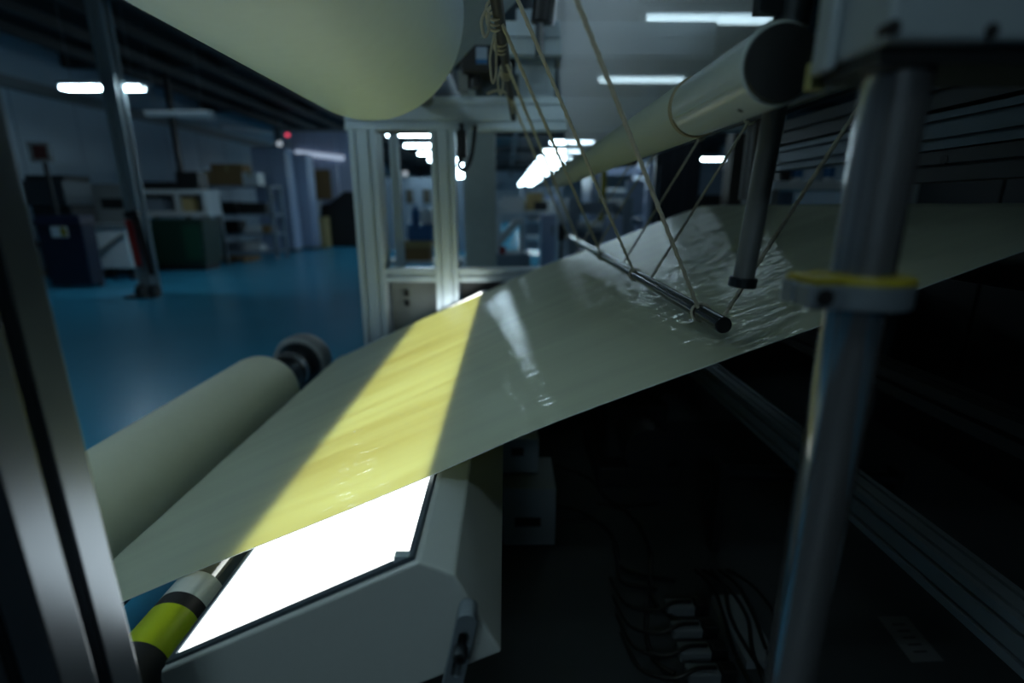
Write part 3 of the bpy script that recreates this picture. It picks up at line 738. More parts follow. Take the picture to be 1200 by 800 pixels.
# power strips with plugs
for k, (px, py) in enumerate(((795, 712), (803, 738), (812, 764), (822, 790))):
    c = PZ(px, py, 0.03)
    t = thing('power_adapter', 'pale power adapter in the row on the dark floor, %s from the back' % ORD[k], 'adapter', (c.x, c.y, 0.013), 'power adapters on the floor')
    obj('case', B((c.x - 0.045, c.y - 0.022, 0.013), (c.x + 0.05, c.y + 0.022, 0.05)), mat('pale_adapter', (118, 126, 132), 0.4), t, False, 0.005)
    obj('plug', B((c.x + 0.052, c.y - 0.02, 0.013), (c.x + 0.10, c.y + 0.02, 0.06)), BLACK, t, False, 0.006)
    obj('lead', tube(BM(), curve([(c.x + 0.04, c.y, 0.055), (c.x - 0.02, c.y - 0.01, 0.062), (c.x - 0.09, c.y - 0.02, 0.04), (c.x - 0.17, c.y + 0.03, 0.02), (c.x - 0.2, c.y + 0.16, 0.02)], 8), 0.006, 8), CABLE, t, True)
g1, g2 = PZ(850, 705, 0.013), PZ(886, 770, 0.013)
t = thing('cable_bundle', 'pale cable duct crossed by black leads, left of the polished shaft', 'cables', (g1.x, g1.y, 0.012))
bm = BM(); bar(bm, V((g1.x, g1.y, 0.028)), V((g2.x, g2.y - 0.04, 0.028)), 0.10, 0.03); obj('duct', bm, mat('pale_adapter', (118, 126, 132), 0.4), t)
for k in range(5):
    a = V((g1.x - 0.05 + 0.03 * k, g1.y + 0.15, 0.02)); b = V((g2.x - 0.06 + 0.035 * k, g2.y - 0.15, 0.02))
    m_ = a.lerp(b, 0.5) + V((0.05 * math.sin(k * 2.1), 0, 0.035))
    obj('lead', tube(BM(), curve([a, a.lerp(m_, 0.5) + V((0.01, 0, 0.022)), m_, m_.lerp(b, 0.5) + V((-0.02, 0, 0.012)), b], 8), 0.006, 8), CABLE, t, True)
cabs = [((650, 545), (690, 560), (720, 590), (770, 590)), ((640, 590), (680, 600), (715, 625), (730, 665), (790, 680)), ((655, 610), (700, 612), (722, 640), (728, 680), (770, 690)),
        ((700, 590), (735, 600), (760, 640), (765, 700), (800, 730)), ((760, 700), (757, 735), (765, 770), (790, 790))]
names = ['thin black cable on the dark floor, nearest the back panel', 'black cable curving from the control box towards the adapters', 'black cable along the front of the white control box',
         'black cable descending steeply left of the adapters', 'black cable hooked round the left of the adapters']
for pts, nm in zip(cabs, names):
    tag(obj('cable', tube(BM(), curve([PZ(px, py, 0.021) for px, py in pts], 10), 0.008, 8), CABLE, None, True), nm, 'cable')
pa = [PZ(px, py, 0.0135) for px, py in ((1028, 722), (1062, 722), (1106, 774), (1068, 776))]
t = thing('paper_label', 'printed paper sheet on the dark floor at lower right', 'paper', pa[0])
obj('sheet', prism(BM(), pa, (0, 0, 0.001)), mat('grey_paper', (104, 108, 112), 0.8), t)
bm = BM()
for k in range(5):
    a = pa[0].lerp(pa[3], 0.2 + 0.15 * k); b = pa[1].lerp(pa[2], 0.2 + 0.15 * k)
    bar(bm, a.lerp(b, 0.3) + V((0, 0, 0.0012)), a.lerp(b, 0.72) + V((0, 0, 0.0012)), 0.006, 0.0004)
obj('print', bm, mat('grey_ink', (44, 46, 50), 0.8), t)
# dark drive unit under the web
t = thing('drive_unit', 'dark drive unit under the fabric web behind the diagonal beam', 'machine', (0.62, 2.3, 0))
obj('base', B((0.45, 2.2, 0.013), (0.85, 2.7, 0.12)), MACHINE_D, t, False, 0.006); obj('gearbox', B((0.50, 2.3, 0.12), (0.80, 2.62, 0.40)), MACHINE_D, t, False, 0.012)
obj('motor', cyl(BM(), (0.65, 2.08, 0.27), (0.65, 2.3, 0.27), 0.11, 32), MACHINE_D, t, True)
t = thing('roller', 'dull steel roller low under the web behind the polished shaft', 'roller', (0.9, 1.7, 0.4))
ra, rb = PY(850, 552, 1.75), PY(925, 562, 1.75)
obj('roller_body', cyl(BM(), ra, rb + V((0.4, 0, 0)), 0.03, 28), STEEL_D, t, True)
obj('bracket', B((ra.x - 0.03, 1.72, 0.013), (ra.x - 0.001, 1.78, ra.z + 0.05)), MACHINE_D, t)
obj('bracket', B((rb.x + 0.401, 1.72, 0.013), (rb.x + 0.43, 1.78, rb.z + 0.05)), MACHINE_D, t)

# ================================================================== LEFT BACKGROUND
def legs(par, x0, x1, y0, y1, z0, z1, w, m):
    for x in (x0 + w / 2, x1 - w / 2):
        for y in (y0 + w / 2, y1 - w / 2):
            obj('leg', B((x - w / 2, y - w / 2, z0), (x + w / 2, y + w / 2, z1)), m, par)
def boxrect(name, label, cat, px0, py0, px1, py1, y, depth, m, bev=0.01, z0=None, group=None):
    x0, x1, a, b = rect(px0, py0, px1, py1, y)
    return tag(obj(name, B((x0, y, a if z0 is None else z0), (x1, y + depth, b)), m, None, False, bev), label, cat, group), (x0, x1, a if z0 is None else z0, b)
def carton(label, px0, py0, px1, py1, y, depth, m, z0=None):
    x0, x1, a, b = rect(px0, py0, px1, py1, y)
    if z0 is not None: a = z0
    t = thing('carton', label, 'box', ((x0 + x1) / 2, y, a))
    obj('case', B((x0, y, a), (x1, y + depth, b)), m, t, False, 0.005)
    c = (x0 + x1) / 2
    obj('tape', B((c - 0.03, y - 0.002, b - (b - a) * 0.35), (c + 0.03, y - 0.0005, b - 0.005)), BEIGE, t)
    return t
# columns
cl = PZ(158, 318, 0)
struct('trim_50', extrusion((PY(134, 110, 8.1).x, 8.1, 0), (PY(134, 110, 8.1).x, 8.1, 4.6), 0.21, 0.2, 1, 1, sw=0.09, sd=0.05), mat('grey_column_paint', (146, 156, 160), 0.5))
q = PY(562, 220, 5.2); struct('trim_51', B((q.x - 0.155, 5.2, 0), (q.x + 0.155, 5.5, 4.6)), mat('beige_column_paint', (176, 186, 178), 0.6))
q = PY(207, 180, 12.2); struct('trim_52', B((q.x - 0.05, 12.2, 0), (q.x + 0.05, 12.3, 4.6)), BLACK)
q = PY(325, 160, 20); struct('trim_53', B((q.x - 0.12, 20, 0), (q.x + 0.12, 20.2, 4.6)), GREY)
q = PY(868, 200, 9.0); struct('trim_54', B((q.x - 0.17, 9.0, 0), (q.x + 0.17, 9.3, 4.6)), mat('brown_column_paint', (74, 66, 58), 0.6))
q = PY(757, 200, 11.0); struct('trim_55', B((q.x - 0.12, 11.0, 0), (q.x + 0.12, 11.2, 4.6)), GREYBLUE)

# navy bin
x0, x1, z0, z1 = rect(58, 252, 92, 338, 8.6)
t = thing('waste_bin', 'tall navy waste bin by the left wall, behind the near left post', 'bin', ((x0 + x1) / 2, 8.6, 0))
obj('body', prism(BM(), [(x0 + 0.04, 8.62, 0.05), (x1 - 0.04, 8.62, 0.05), (x1, 8.6, z1 - 0.15), (x0, 8.6, z1 - 0.15)], (0, 0.3, 0)), NAVY, t, False, 0.02)
obj('lid', prism(BM(), [(x0 - 0.02, 8.58, z1 - 0.149), (x1 + 0.02, 8.58, z1 - 0.149), (x1 - 0.03, 8.62, z1), (x0 + 0.03, 8.62, z1)], (0, 0.32, 0)), NAVY, t, False, 0.01)
lx0, lx1, lz0, lz1 = rect(62, 265, 78, 278, 8.6)
lb = obj('sticker', B((lx0, 8.588, lz0), (lx1, 8.6, lz1)), WHITE, t); obj('yellow_mark', B((lx1 - 0.11, 8.584, lz0 + 0.02), (lx1 - 0.01, 8.5875, lz1 - 0.02)), YELLOW, lb)
for s in (x0 + 0.08, x1 - 0.08): obj('wheel', cyl(BM(), (s - 0.02, 8.87, 0.06), (s + 0.02, 8.87, 0.06), 0.06, 16), BLACK, t)

# white trolley
x0, x1, z0, z1 = rect(103, 266, 146, 318, 9.6)
t = thing('equipment_trolley', 'white boxy trolley on dark casters with a diagonal bar', 'trolley', ((x0 + x1) / 2, 9.6, 0))
obj('cabinet', B((x0, 9.6, 0.22), (x1, 10.2, z1)), WHITE, t, False, 0.02)
bm = BM(); bar(bm, (x0 + 0.05, 9.57, 0.35), (x1 - 0.02, 9.57, z1 - 0.12), 0.03, 0.06); obj('diagonal_bar', bm, GREY, t)
obj('top_tray', B((x0 - 0.05, 9.55, z1 + 0.001), (x1 + 0.05, 10.25, z1 + 0.05)), GREY, t)
for x in (x0 + 0.1, x1 - 0.1):
    for y in (9.72, 10.1):
        c = obj('caster', cyl(BM(), (x - 0.03, y, 0.08), (x + 0.03, y, 0.08), 0.08, 16), BLACK, t)
        obj('fork', B((x - 0.045, y - 0.03, 0.09), (x + 0.045, y + 0.03, 0.22)), STEEL_D, c)
# grey control desk behind the trolley
x0, x1, z0, z1 = rect(84, 214, 136, 300, 10.8)
t = thing('control_desk', 'dim grey control desk with slanted panels behind the white trolley', 'machine', ((x0 + x1) / 2, 10.8, 0))
obj('pedestal', B((x0 + 0.1, 10.85, 0), (x1 - 0.1, 11.5, 0.8)), GREY, t, False, 0.01)
obj('slant_panel', prism(BM(), [(x0, 10.75, 0.801), (x0, 11.5, 0.801), (x0, 11.5, z1), (x0, 11.25, z1)], (x1 - x0, 0, 0)), GREY, t)
obj('side_arm', B((x0 + 0.05, 10.72, 0.7), (x0 + 0.2, 10.80, z1 - 0.1)), WHITE, t)
bm = BM()
for r in range(2):
    for k in range(5): box(bm, (x0 + 0.45 + 0.2 * k, 10.92 + 0.2 * r, 0.99 + 0.22 * r), (x0 + 0.55 + 0.2 * k, 10.96 + 0.2 * r, 1.06 + 0.22 * r))
obj('buttons', bm, BLACK, t)
sx0, sx1, sz0, sz1 = rect(108, 232, 136, 252, 10.7)
obj('monitor', B((sx0, 11.0, sz0), (sx1, 11.05, sz1)), MACHINE_D, t)
# dark machine at the far left edge
x0, x1, z0, z1 = rect(50, 205, 78, 300, 9.75)
t = thing('press_machine', 'dark upright press by the left wall, above the navy bin', 'machine', ((x0 + x1) / 2, 9.75, 0))
obj('column_body', B((x0, 9.75, 0), (x1 - 0.05, 10.35, z1)), MACHINE_D, t, False, 0.02); obj('press_head', B((x0 + 0.05, 9.6, z1 - 0.55), (x1, 10.3, z1 - 0.1)), STEEL_D, t, False, 0.02)
obj('bed', B((x0, 9.6, 0.6), (x1, 10.35, 0.72)), STEEL_D, t)
# hand truck
ya = 7.75; t0 = PY(178, 338, ya)
t = thing('hand_truck', 'hand truck with a red upright leaning by the green bin', 'hand truck', (t0.x, ya, 0))
ya = 7.75
a1, a2 = PY(150, 258, ya + 0.2), PY(163, 312, ya)
obj('upright', bar(BM(), a1, a2, 0.09, 0.06), RED, t)
a1, a2 = PY(160, 255, ya + 0.2), PY(178, 322, ya)
obj('upright', bar(BM(), a1, a2, 0.07, 0.06), BLACK, t)
obj('handle', bar(BM(), PY(147, 252, ya + 0.22), PY(163, 250, ya + 0.22), 0.07, 0.09), BLACK, t)
obj('toe_plate', B((t0.x - 0.35, ya - 0.15, 0.0), (t0.x + 0.05, ya + 0.1, 0.03)), BLACK, t)
for px in (166, 181): w_ = PY(px, 340, ya); obj('wheel', cyl(BM(), (w_.x - 0.04, ya, 0.1), (w_.x + 0.04, ya, 0.1), 0.1, 18), BLACK, t)
# white framed bench with green bin
yb = 11.9
x0, x1, z0, z1 = rect(162, 222, 240, 253, yb)
t = thing('framed_bench', 'white framed bench cabinet with two openings above the green bin', 'bench', ((x0 + x1) / 2, yb, 0))
xm = x0 + (x1 - x0) * 0.58; fw = 0.1
bm = BM()
box(bm, (x0, yb, z1 - fw), (x1, yb + 0.6, z1)); box(bm, (x0, yb, z0), (x1, yb + 0.6, z0 + fw))
obj('rails', bm, WHITE, t)
for x in (x0 + fw / 2, xm, x1 - fw / 2): obj('mullion', B((x - fw / 2, yb + 0.001, z0 + fw), (x + fw / 2, yb + 0.55, z1 - fw)), WHITE, t)
obj('back_board', B((x0, yb + 0.56, z0 + fw), (x1, yb + 0.59, z1 - fw)), GREY, t)
legs(t, x0, x1, yb, yb + 0.6, 0, z0, 0.08, GREY)
o, _ = boxrect('instrument', 'small pale instrument in the left opening of the white framed bench', 'instrument', 168, 233, 190, 247, yb + 0.1, 0.3, GREYBLUE, z0=z0 + fw)
o, _ = boxrect('gauge', 'small yellow-brown gauge in the right opening of the white bench', 'gauge', 214, 232, 226, 246, yb + 0.1, 0.2, BEIGE, z0=z0 + fw)
o, _ = boxrect('black_tray', 'flat black tray on the left of the white framed bench', 'tray', 163, 213, 203, 222, yb + 0.05, 0.4, BLACK, z0=z1)
o, _ = boxrect('black_box', 'black box on the right of the white framed bench', 'box', 208, 201, 231, 222, yb + 0.05, 0.4, BLACK, z0=z1)
gx0, gx1, gz0, gz1 = rect(170, 257, 236, 306, yb - 0.78)
t = thing('green_bin', 'large dark green plastic bin under the white bench', 'bin', ((gx0 + gx1) / 2, yb - 0.78, 0))
obj('tub', prism(BM(), [(gx0 + 0.06, yb - 0.77, 0.12), (gx1 - 0.06, yb - 0.77, 0.12), (gx1, yb - 0.78, gz1), (gx0, yb - 0.78, gz1)], (0, 0.7, 0)), GREEN, t, False, 0.02)
obj('front_plate', B((gx1 - 0.42, yb - 0.81, 0.25), (gx1 - 0.08, yb - 0.785, gz1 - 0.15)), mat('lighter_green', (12, 66, 46), 0.5), t)
obj('skid', B((gx0 + 0.1, yb - 0.73, 0), (gx1 - 0.1, yb - 0.13, 0.118)), BLACK, t)
rx0, rx1, rz0, rz1 = rect(236, 286, 250, 301, 12.3)
t = thing('red_box', 'small red box on the floor between green bin and rack', 'box', (rx0, 12.6, 0))
obj('case', B((rx0, 12.3, 0), (rx1, 12.4, 0.36)), RED, t, False, 0.02); obj('sticker', B((rx0 + 0.11, 12.294, 0.12), (rx1 - 0.11, 12.3, 0.26)), BEIGE, t)
# storage rack
yr = 13.6
x0, x1, z0, z1 = rect(242, 217, 316, 300, yr)
t = thing('storage_rack', 'grey-blue metal storage rack with four shelves by the left wall', 'rack', ((x0 + x1) / 2, yr, 0))
legs(t, x0, x1, yr, yr + 0.7, 0, z1, 0.07, GREYBLUE)
lev = [0.16, 0.62, 1.12, z1 - 0.05]
for z in lev: obj('shelf', B((x0, yr, z), (x1, yr + 0.7, z + 0.05)), GREYBLUE, t)
def on(l): return lev[l] + 0.05
carton('largest brown carton on top of the storage rack, left of centre', 250, 192, 283, 217, yr + 0.1, 0.5, BROWN, on(3))
carton('brown carton at the left end on top of the storage rack', 240, 200, 247, 217, yr + 0.1, 0.4, BROWN, on(3))
carton('pale carton at the right end on top of the storage rack', 285, 202, 301, 217, yr + 0.05, 0.4, WHITE, on(3))
for i, (a, b, l, h, m, s) in enumerate([(252, 276, 2, 0.30, MACHINE_D, 'dark crate on the upper inner shelf of the rack, left'), (282, 312, 2, 0.28, BLACK, 'black crate on the upper inner shelf of the rack, right'),
        (252, 278, 1, 0.32, MACHINE_D, 'dark crate on the middle shelf of the rack, left'), (306, 315, 1, 0.2, BROWN, 'small brown crate on the middle shelf of the rack, right end'),
        (250, 275, 0, 0.2, GREYBLUE, 'grey-blue crate on the bottom shelf of the rack, left')]):
    xa, xb, _, _ = rect(a, 250, b, 260, yr + 0.1)
    tt = thing('crate', s, 'crate', ((xa + xb) / 2, yr + 0.1, on(l)))
    bm = B((xa, yr + 0.1, on(l)), (xb, yr + 0.5, on(l) + h * 0.9)); obj('tub', bm, m, tt, False, 0.01)
    obj('rim', B((xa - 0.01, yr + 0.09, on(l) + h * 0.9), (xb + 0.01, yr + 0.51, on(l) + h)), m, tt)
for (a, b, l, s) in ((284, 305, 1, 'white wrapped bundle on the middle shelf of the rack'), (278, 300, 0, 'white wrapped bundle on the bottom shelf of the rack')):
    xa, xb, _, _ = rect(a, 250, b, 260, yr + 0.1)
    bm = BM(); prism(bm, [(xa, yr + 0.08, on(l)), (xb, yr + 0.08, on(l)), (xb - 0.03, yr + 0.08, on(l) + 0.12), (xb - 0.15, yr + 0.08, on(l) + 0.2), (xa + 0.12, yr + 0.08, on(l) + 0.19), (xa + 0.02, yr + 0.08, on(l) + 0.1)], (0, 0.5, 0))
    tag(obj('bundle', bm, WHITE, None, False, 0.03), s, 'bundle')
xa, xb, _, _ = rect(262, 295, 300, 305, yr - 0.3)
t = thing('wooden_pallet', 'wooden pallet on the blue floor before the storage rack', 'pallet', (xa, yr - 0.3, 0))
for k in range(5): obj('deck_board', B((xa, yr - 0.85 + 0.16 * k, 0.1), (xb, yr - 0.73 + 0.16 * k, 0.12)), WOOD, t)
for k in range(3): xx = xa + (xb - xa - 0.1) * k / 2; obj('bearer', B((xx, yr - 0.85, 0), (xx + 0.1, yr - 0.09, 0.099)), WOOD, t)
# white cabinets
def cabinet(label, px0, py0, px1, py1, y, depth, m):
    x0, x1, _, z1 = rect(px0, py0, px1, py1, y)
    t = thing('tall_cabinet', label, 'cabinet', ((x0 + x1) / 2, y, 0))
    obj('carcass', B((x0, y + 0.03, 0.08), (x1, y + depth, z1)), m, t, False, 0.01); obj('plinth', B((x0 + 0.03, y + 0.06, 0), (x1 - 0.03, y + depth, 0.08)), GREY, t)
    c = (x0 + x1) / 2
    for s in (0, 1):
        d = obj('door', B((x0 + 0.01 if s == 0 else c + 0.006, y, 0.12), (c - 0.006 if s == 0 else x1 - 0.01, y + 0.028, z1 - 0.04)), m, t)
        hx = c + (-0.06 if s == 0 else 0.04); obj('handle', B((hx, y - 0.03, z1 * 0.5), (hx + 0.02, y - 0.001, z1 * 0.5 + 0.18)), STEEL_D, d)
    return x0, x1, z1
LILAC = mat('lilac_white_paint', (176, 188, 214), 0.35)
cx0, cx1, cz1 = cabinet('tall pale cabinet with double doors right of the storage rack', 308, 172, 333, 295, 15.8, 0.6, LILAC)
cx2, cx3, cz2 = cabinet('second tall pale cabinet under the red beacon', 335, 180, 358, 292, 16.6, 0.6, LILAC)
bx = PY(332, 157, 16.6)
t = thing('signal_beacon', 'red signal beacon on a white pole above the cabinets', 'lamp', (bx.x, 16.9, 0))
obj('pole', cyl(BM(), (bx.x, 16.9, cz2 + 0.001), (bx.x, 16.9, bx.z - 0.08), 0.03, 12), WHITE, t, True)
obj('base_ring', cyl(BM(), (bx.x, 16.9, bx.z - 0.08), (bx.x, 16.9, bx.z - 0.04), 0.06, 16), WHITE, t, True)
obj('lens', lathe(BM(), (bx.x, 16.9, bx.z - 0.04), (0, 0, 1), [(0, 0.055), (0.06, 0.06), (0.09, 0.05), (0.1, 0.02)], 16), REDLIGHT, t, True)
if bx.x < cx2: pass
q = PY(324, 168, 15.7); 
t = thing('spot_lamp', 'small lit round lamp on top of the tall pale cabinet', 'lamp', (q.x, 15.9, cz1))
obj('stem', cyl(BM(), (q.x, 15.9, cz1), (q.x, 15.9, max(q.z - 0.08, cz1 + 0.02)), 0.02, 10), GREY, t); obj('bulb', lathe(BM(), (q.x, 15.9, max(q.z - 0.08, cz1 + 0.02)), (0, 0, 1), [(0, 0.02), (0.04, 0.07), (0.08, 0.08), (0.13, 0.06), (0.15, 0.02)], 16), emit('dim_lamp_light', (0.75, 0.88, 1.0), 0.5), t, True)
q = PY(363, 201, 18.4)
t = thing('indicator_lamp', 'small round lit indicator beside the framed notice on the left', 'lamp', q)
obj('glass', cyl(BM(), (q.x, 18.38, q.z), (q.x, 18.43, q.z), 0.07, 20), emit('indicator_light', (0.8, 1.0, 1.0), 1.6), t); obj('bezel', cyl(BM(), (q.x, 18.431, q.z), (q.x, 18.699, q.z), 0.1, 20), GREY, t)
# partition with notices and reflection strip
x0, x1, z0, z1 = rect(345, 165, 413, 280, 18.7)
pt = thing('partition_wall', 'pale glossy partition behind the cabinets on the left', 'partition', ((x0 + x1) / 2, 18.7, 0))
npn = 4
for k in range(npn):
    obj('panel', B((x0 + (x1 - x0) * k / npn + 0.01, 18.7, 0.02), (x0 + (x1 - x0) * (k + 1) / npn - 0.01, 18.75, z1 + 0.3)), LILAC, pt)
obj('top_rail', B((x0, 18.68, z1 + 0.301), (x1, 18.78, z1 + 0.38)), GREY, pt)
xa, xb, za, zb = rect(347, 176, 401, 190, 18.5)
t = thing('reflection_bar', 'long dim glowing bar for a lamp reflection on the pale partition', 'lamp', ((xa + xb) / 2, 18.6, za))  # glowing bar stands in for a lamp reflected in the partition
obj('glow_bar', cyl(BM(), (xa, 18.58, zb - 0.06), (xb, 18.58, za + 0.14), 0.085, 12), emit('reflection_glow', (0.60, 0.75, 1.0), 0.55), t, True)
obj('back_plate', prism(BM(), [(xa, 18.665, zb - 0.14), (xb, 18.665, za + 0.06), (xb, 18.665, za + 0.22), (xa, 18.665, zb + 0.02)], (0, 0.03, 0)), WHITE, t)
xa, xb, za, zb = rect(362, 199, 384, 233, 18.5)
t = thing('framed_notice', 'brown framed notice on the pale partition', 'notice', ((xa + xb) / 2, 18.64, za))
obj('board', B((xa, 18.66, za), (xb, 18.69, zb)), BROWN, t); obj('frame', B((xa - 0.03, 18.67, za - 0.03), (xb + 0.03, 18.695, zb + 0.03)), GREY, t)
carton('upright brown carton on the floor before the pale partition', 361, 254, 380, 287, 17.3, 0.5, BEIGE, 0.0)
x0, x1, z0, z1 = rect(354, 237, 373, 252, 17.6)
tag(obj('paper_stack', prism(BM(), [(x0, 17.62, z0 + 0.05), (x1, 17.62, z0 + 0.05), (x1, 18.0, z1 + 0.1), (x0, 18.0, z1)], (0, 0, -0.04)), WHITE, None, False, 0.01), 'white tilted sheet stack on the upright brown carton', 'paper')
x0, x1, z0, z1 = rect(380, 226, 418, 286, 18.2)
bm = BM(); prism(bm, [(x0, 17.9, 0), (x1 + 0.4, 17.9, 0), (x1 + 0.4, 17.9, z1), (x1 - 0.35, 17.9, z1 + 0.05), (x0 + 0.4, 17.9, z1 - 0.35), (x0 + 0.1, 17.9, z1 - 0.4)], (0, 0.6, 0))
tag(obj('covered_machine', bm, RUBBER, None, False, 0.06), 'machine under a black cover left of the frame posts', 'machine')
# framed notice far left and pipes
x0, x1, z0, z1 = rect(36, 166, 56, 190, 9.4)
t = thing('framed_notice', 'pale framed notice with a dark red sheet at the far left', 'notice', (x0, 9.45, z0))
bm = BM(); f_ = 0.05
box(bm, (x0, 9.4, z0), (x0 + f_, 9.44, z1)); box(bm, (x1 - f_, 9.4, z0), (x1, 9.44, z1)); box(bm, (x0 + f_, 9.4, z0), (x1 - f_, 9.44, z0 + f_)); box(bm, (x0 + f_, 9.4, z1 - f_), (x1 - f_, 9.44, z1))
obj('frame', bm, GREY, t); obj('sheet', B((x0 + f_, 9.42, z0 + f_), (x1 - f_, 9.435, z1 - f_)), mat('dark_red_print', (70, 34, 30), 0.6), t)
obj('stand_post', B(((x0 + x1) / 2 - 0.03, 9.445, 0), ((x0 + x1) / 2 + 0.03, 9.49, z1)), MACHINE_D, t)
a, b = PY(258, 148, 16), PY(320, 156, 19.5)
tag(obj('wall_pipe', cyl(BM(), a, b, 0.06, 12), WHITE, None, True), 'pale pipe high on the left wall above the rack', 'pipe')
a, b = PY(195, 133, 12.5), PY(250, 139, 15.5)
tag(obj('wall_pipe', cyl(BM(), a, b, 0.07, 12), WHITE, None, True), 'pale pipe high at left near the black upright', 'pipe')

# ================================================================== CENTRE BACKGROUND (seen through the frame)
# bench with crates between the two posts
yc = 8.0
x0, x1, z0, z1 = rect(465, 296, 540, 304, yc)
t = thing('work_table', 'pale work table seen between the two frame posts', 'table', ((x0 + x1) / 2, yc, 0))
zt = PY(480, 306, yc).z
obj('top', B((x0 - 0.2, yc, zt - 0.05), (x1, yc + 0.8, zt)), WHITE, t); legs(t, x0 - 0.2, x1, yc, yc + 0.8, 0, zt - 0.05, 0.06, WHITE)
x0, x1, z0, z1 = rect(474, 290, 503, 305, yc + 0.1)
t = thing('open_carton', 'brown carton with a beige top on the pale work table', 'box', ((x0 + x1) / 2, yc + 0.1, zt))
obj('case', B((x0, yc + 0.1, zt), (x1, yc + 0.5, z1 + 0.0)), BROWN, t); obj('lid', B((x0 - 0.02, yc + 0.08, z1 + 0.0005), (x1 + 0.02, yc + 0.52, z1 + 0.10)), BEIGE, t)
zl = z1 + 0.1005
x0, x1, _, _ = rect(478, 262, 506, 280, yc + 0.15)
zz = zl
for k, (h, s) in enumerate(((0.13, 'lowest'), (0.13, 'middle'))):
    t = thing('blue_crate', 'blue plastic crate between the frame posts, %s of its stack' % s, 'crate', (x0, yc + 0.15, zz), 'blue crates')
    obj('tub', B((x0, yc + 0.15, zz), (x1, yc + 0.48, zz + h * 0.8)), BLUE, t, False, 0.01); obj('rim', B((x0 - 0.015, yc + 0.14, zz + h * 0.8), (x1 + 0.015, yc + 0.49, zz + h)), BLUE, t)
    zz += h
xa, xb, _, _ = rect(481, 245, 491, 262, yc + 0.2)
tag(obj('blue_canister', lathe(BM(), ((xa + xb) / 2, yc + 0.3, zz), (0, 0, 1), [(0, 0.065), (0.2, 0.065), (0.24, 0.03), (0.29, 0.03)], 20), BLUE, None, True), 'blue canister standing on the stacked blue crates', 'canister')
xa, xb, _, _ = rect(494, 245, 506, 262, yc + 0.2)
tag(obj('beige_box', B((xa, yc + 0.2, zz), (xb, yc + 0.4, zz + 0.22)), WHITE, None, False, 0.01), 'pale box on the stacked blue crates, right side', 'box')
# far panels with dark openings
x0, x1, z0, z1 = rect(440, 205, 545, 260, 16.0)
t = thing('far_partition', 'far pale partition with two dark panes between the posts', 'partition', ((x0 + x1) / 2, 16, 0))
obj('board', B((x0, 16, 0), (x1, 16.08, PY(500, 208, 16).z)), GREYBLUE, t)
for a, b in ((476, 484), (496, 504)):
    xa, xb, za, zb = rect(a, 222, b, 238, 15.97); obj('dark_pane', B((xa, 15.97, za), (xb, 15.999, zb)), mat('dark_brown_pane', (62, 58, 48), 0.4), t)
for a in (467, 475):
    q = PY(a, 206, 15.5); tt = thing('spot_lamp', 'small round lit lamp on the far partition, %s of two' % ('left' if a == 467 else 'right'), 'lamp', q)
    obj('bulb', lathe(BM(), q, (0, 0, 1), [(0, 0.03), (0.03, 0.07), (0.08, 0.08), (0.13, 0.05)], 14), emit('dim_lamp_light', (0.75, 0.88, 1.0), 0.5), tt, True); obj('bracket', B((q.x - 0.02, q.y + 0.08, q.z), (q.x + 0.02, 16, q.z + 0.03)), GREY, tt)

# pale machine right of the beige column
ym = 7.2
x0, x1, z0, z1 = rect(578, 262, 622, 330, ym)
t = thing('fold_machine', 'pale machine with a slanted white board right of the beige column', 'machine', ((x0 + x1) / 2, ym, 0))
obj('base', B((x0, ym, 0), (x1, ym + 0.7, PY(600, 298, ym).z)), GREYBLUE, t, False, 0.01)
a, b = PY(578, 292, ym - 0.05), PY(608, 258, ym - 0.05)
obj('slanted_board', bar(BM(), a, b, 0.5, 0.11, (0, 1, 0)) if False else bar(BM(), a + V((0, 0.2, 0)), b + V((0, 0.2, 0)), 0.10, 0.10), WHITE, t)
xa, xb, za, zb = rect(585, 285, 592, 300, ym - 0.1); obj('warning_mark', B((xa, ym - 0.01, za + 0.02), (xb, ym - 0.001, zb - 0.05)), RED, t)
for px in (580, 612): q = PY(px, 270, ym); obj('upright', B((q.x - 0.03, ym + 0.3, PY(600, 298, ym).z), (q.x + 0.03, ym + 0.36, PY(600, 255, ym).z)), WHITE, t)
yb = 10.5
x0, x1, z0, z1 = rect(583, 238, 655, 248, yb)
t = thing('packing_bench', 'long pale packing bench in the middle distance behind the ropes', 'bench', ((x0 + x1) / 2, yb, 0))
obj('top', B((x0, yb, z0 - 0.04), (x1, yb + 1.0, z0 + 0.02)), WHITE, t); legs(t, x0, x1, yb, yb + 1.0, 0, z0 - 0.04, 0.07, WHITE); obj('back_rail', B((x0, yb + 0.97, z0 + 0.02), (x1, yb + 1.0, z0 + 0.25)), WHITE, t)
zt = z0 + 0.02
carton('beige carton on the long pale packing bench', 617, 226, 636, 244, yb + 0.3, 0.5, BEIGE, zt)
o, _ = boxrect('monitor', 'dark monitor on the packing bench right of the beige carton', 'monitor', 626, 236, 642, 248, yb + 0.1, 0.1, BLACK, z0=zt)
o, _ = boxrect('white_carton', 'flat white carton on the left end of the packing bench', 'box', 588, 230, 612, 246, yb + 0.3, 0.5, WHITE, z0=zt)
x0, x1, z0, z1 = rect(634, 250, 652, 310, 8.6)
t = thing('small_cabinet', 'small pale cabinet behind the ropes left of the stand', 'cabinet', ((x0 + x1) / 2, 8.6, 0))
obj('carcass', B((x0, 8.62, 0), (x1, 9.1, z1)), LILAC, t, False, 0.01); dd = obj('door', B((x0 + 0.02, 8.6, 0.1), (x1 - 0.02, 8.619, z1 - 0.04)), LILAC, t); obj('handle', B((x1 - 0.06, 8.575, z1 - 0.35), (x1 - 0.04, 8.599, z1 - 0.2)), BLACK, dd)
x0, x1, z0, z1 = rect(654, 262, 663, 282, 6.0)
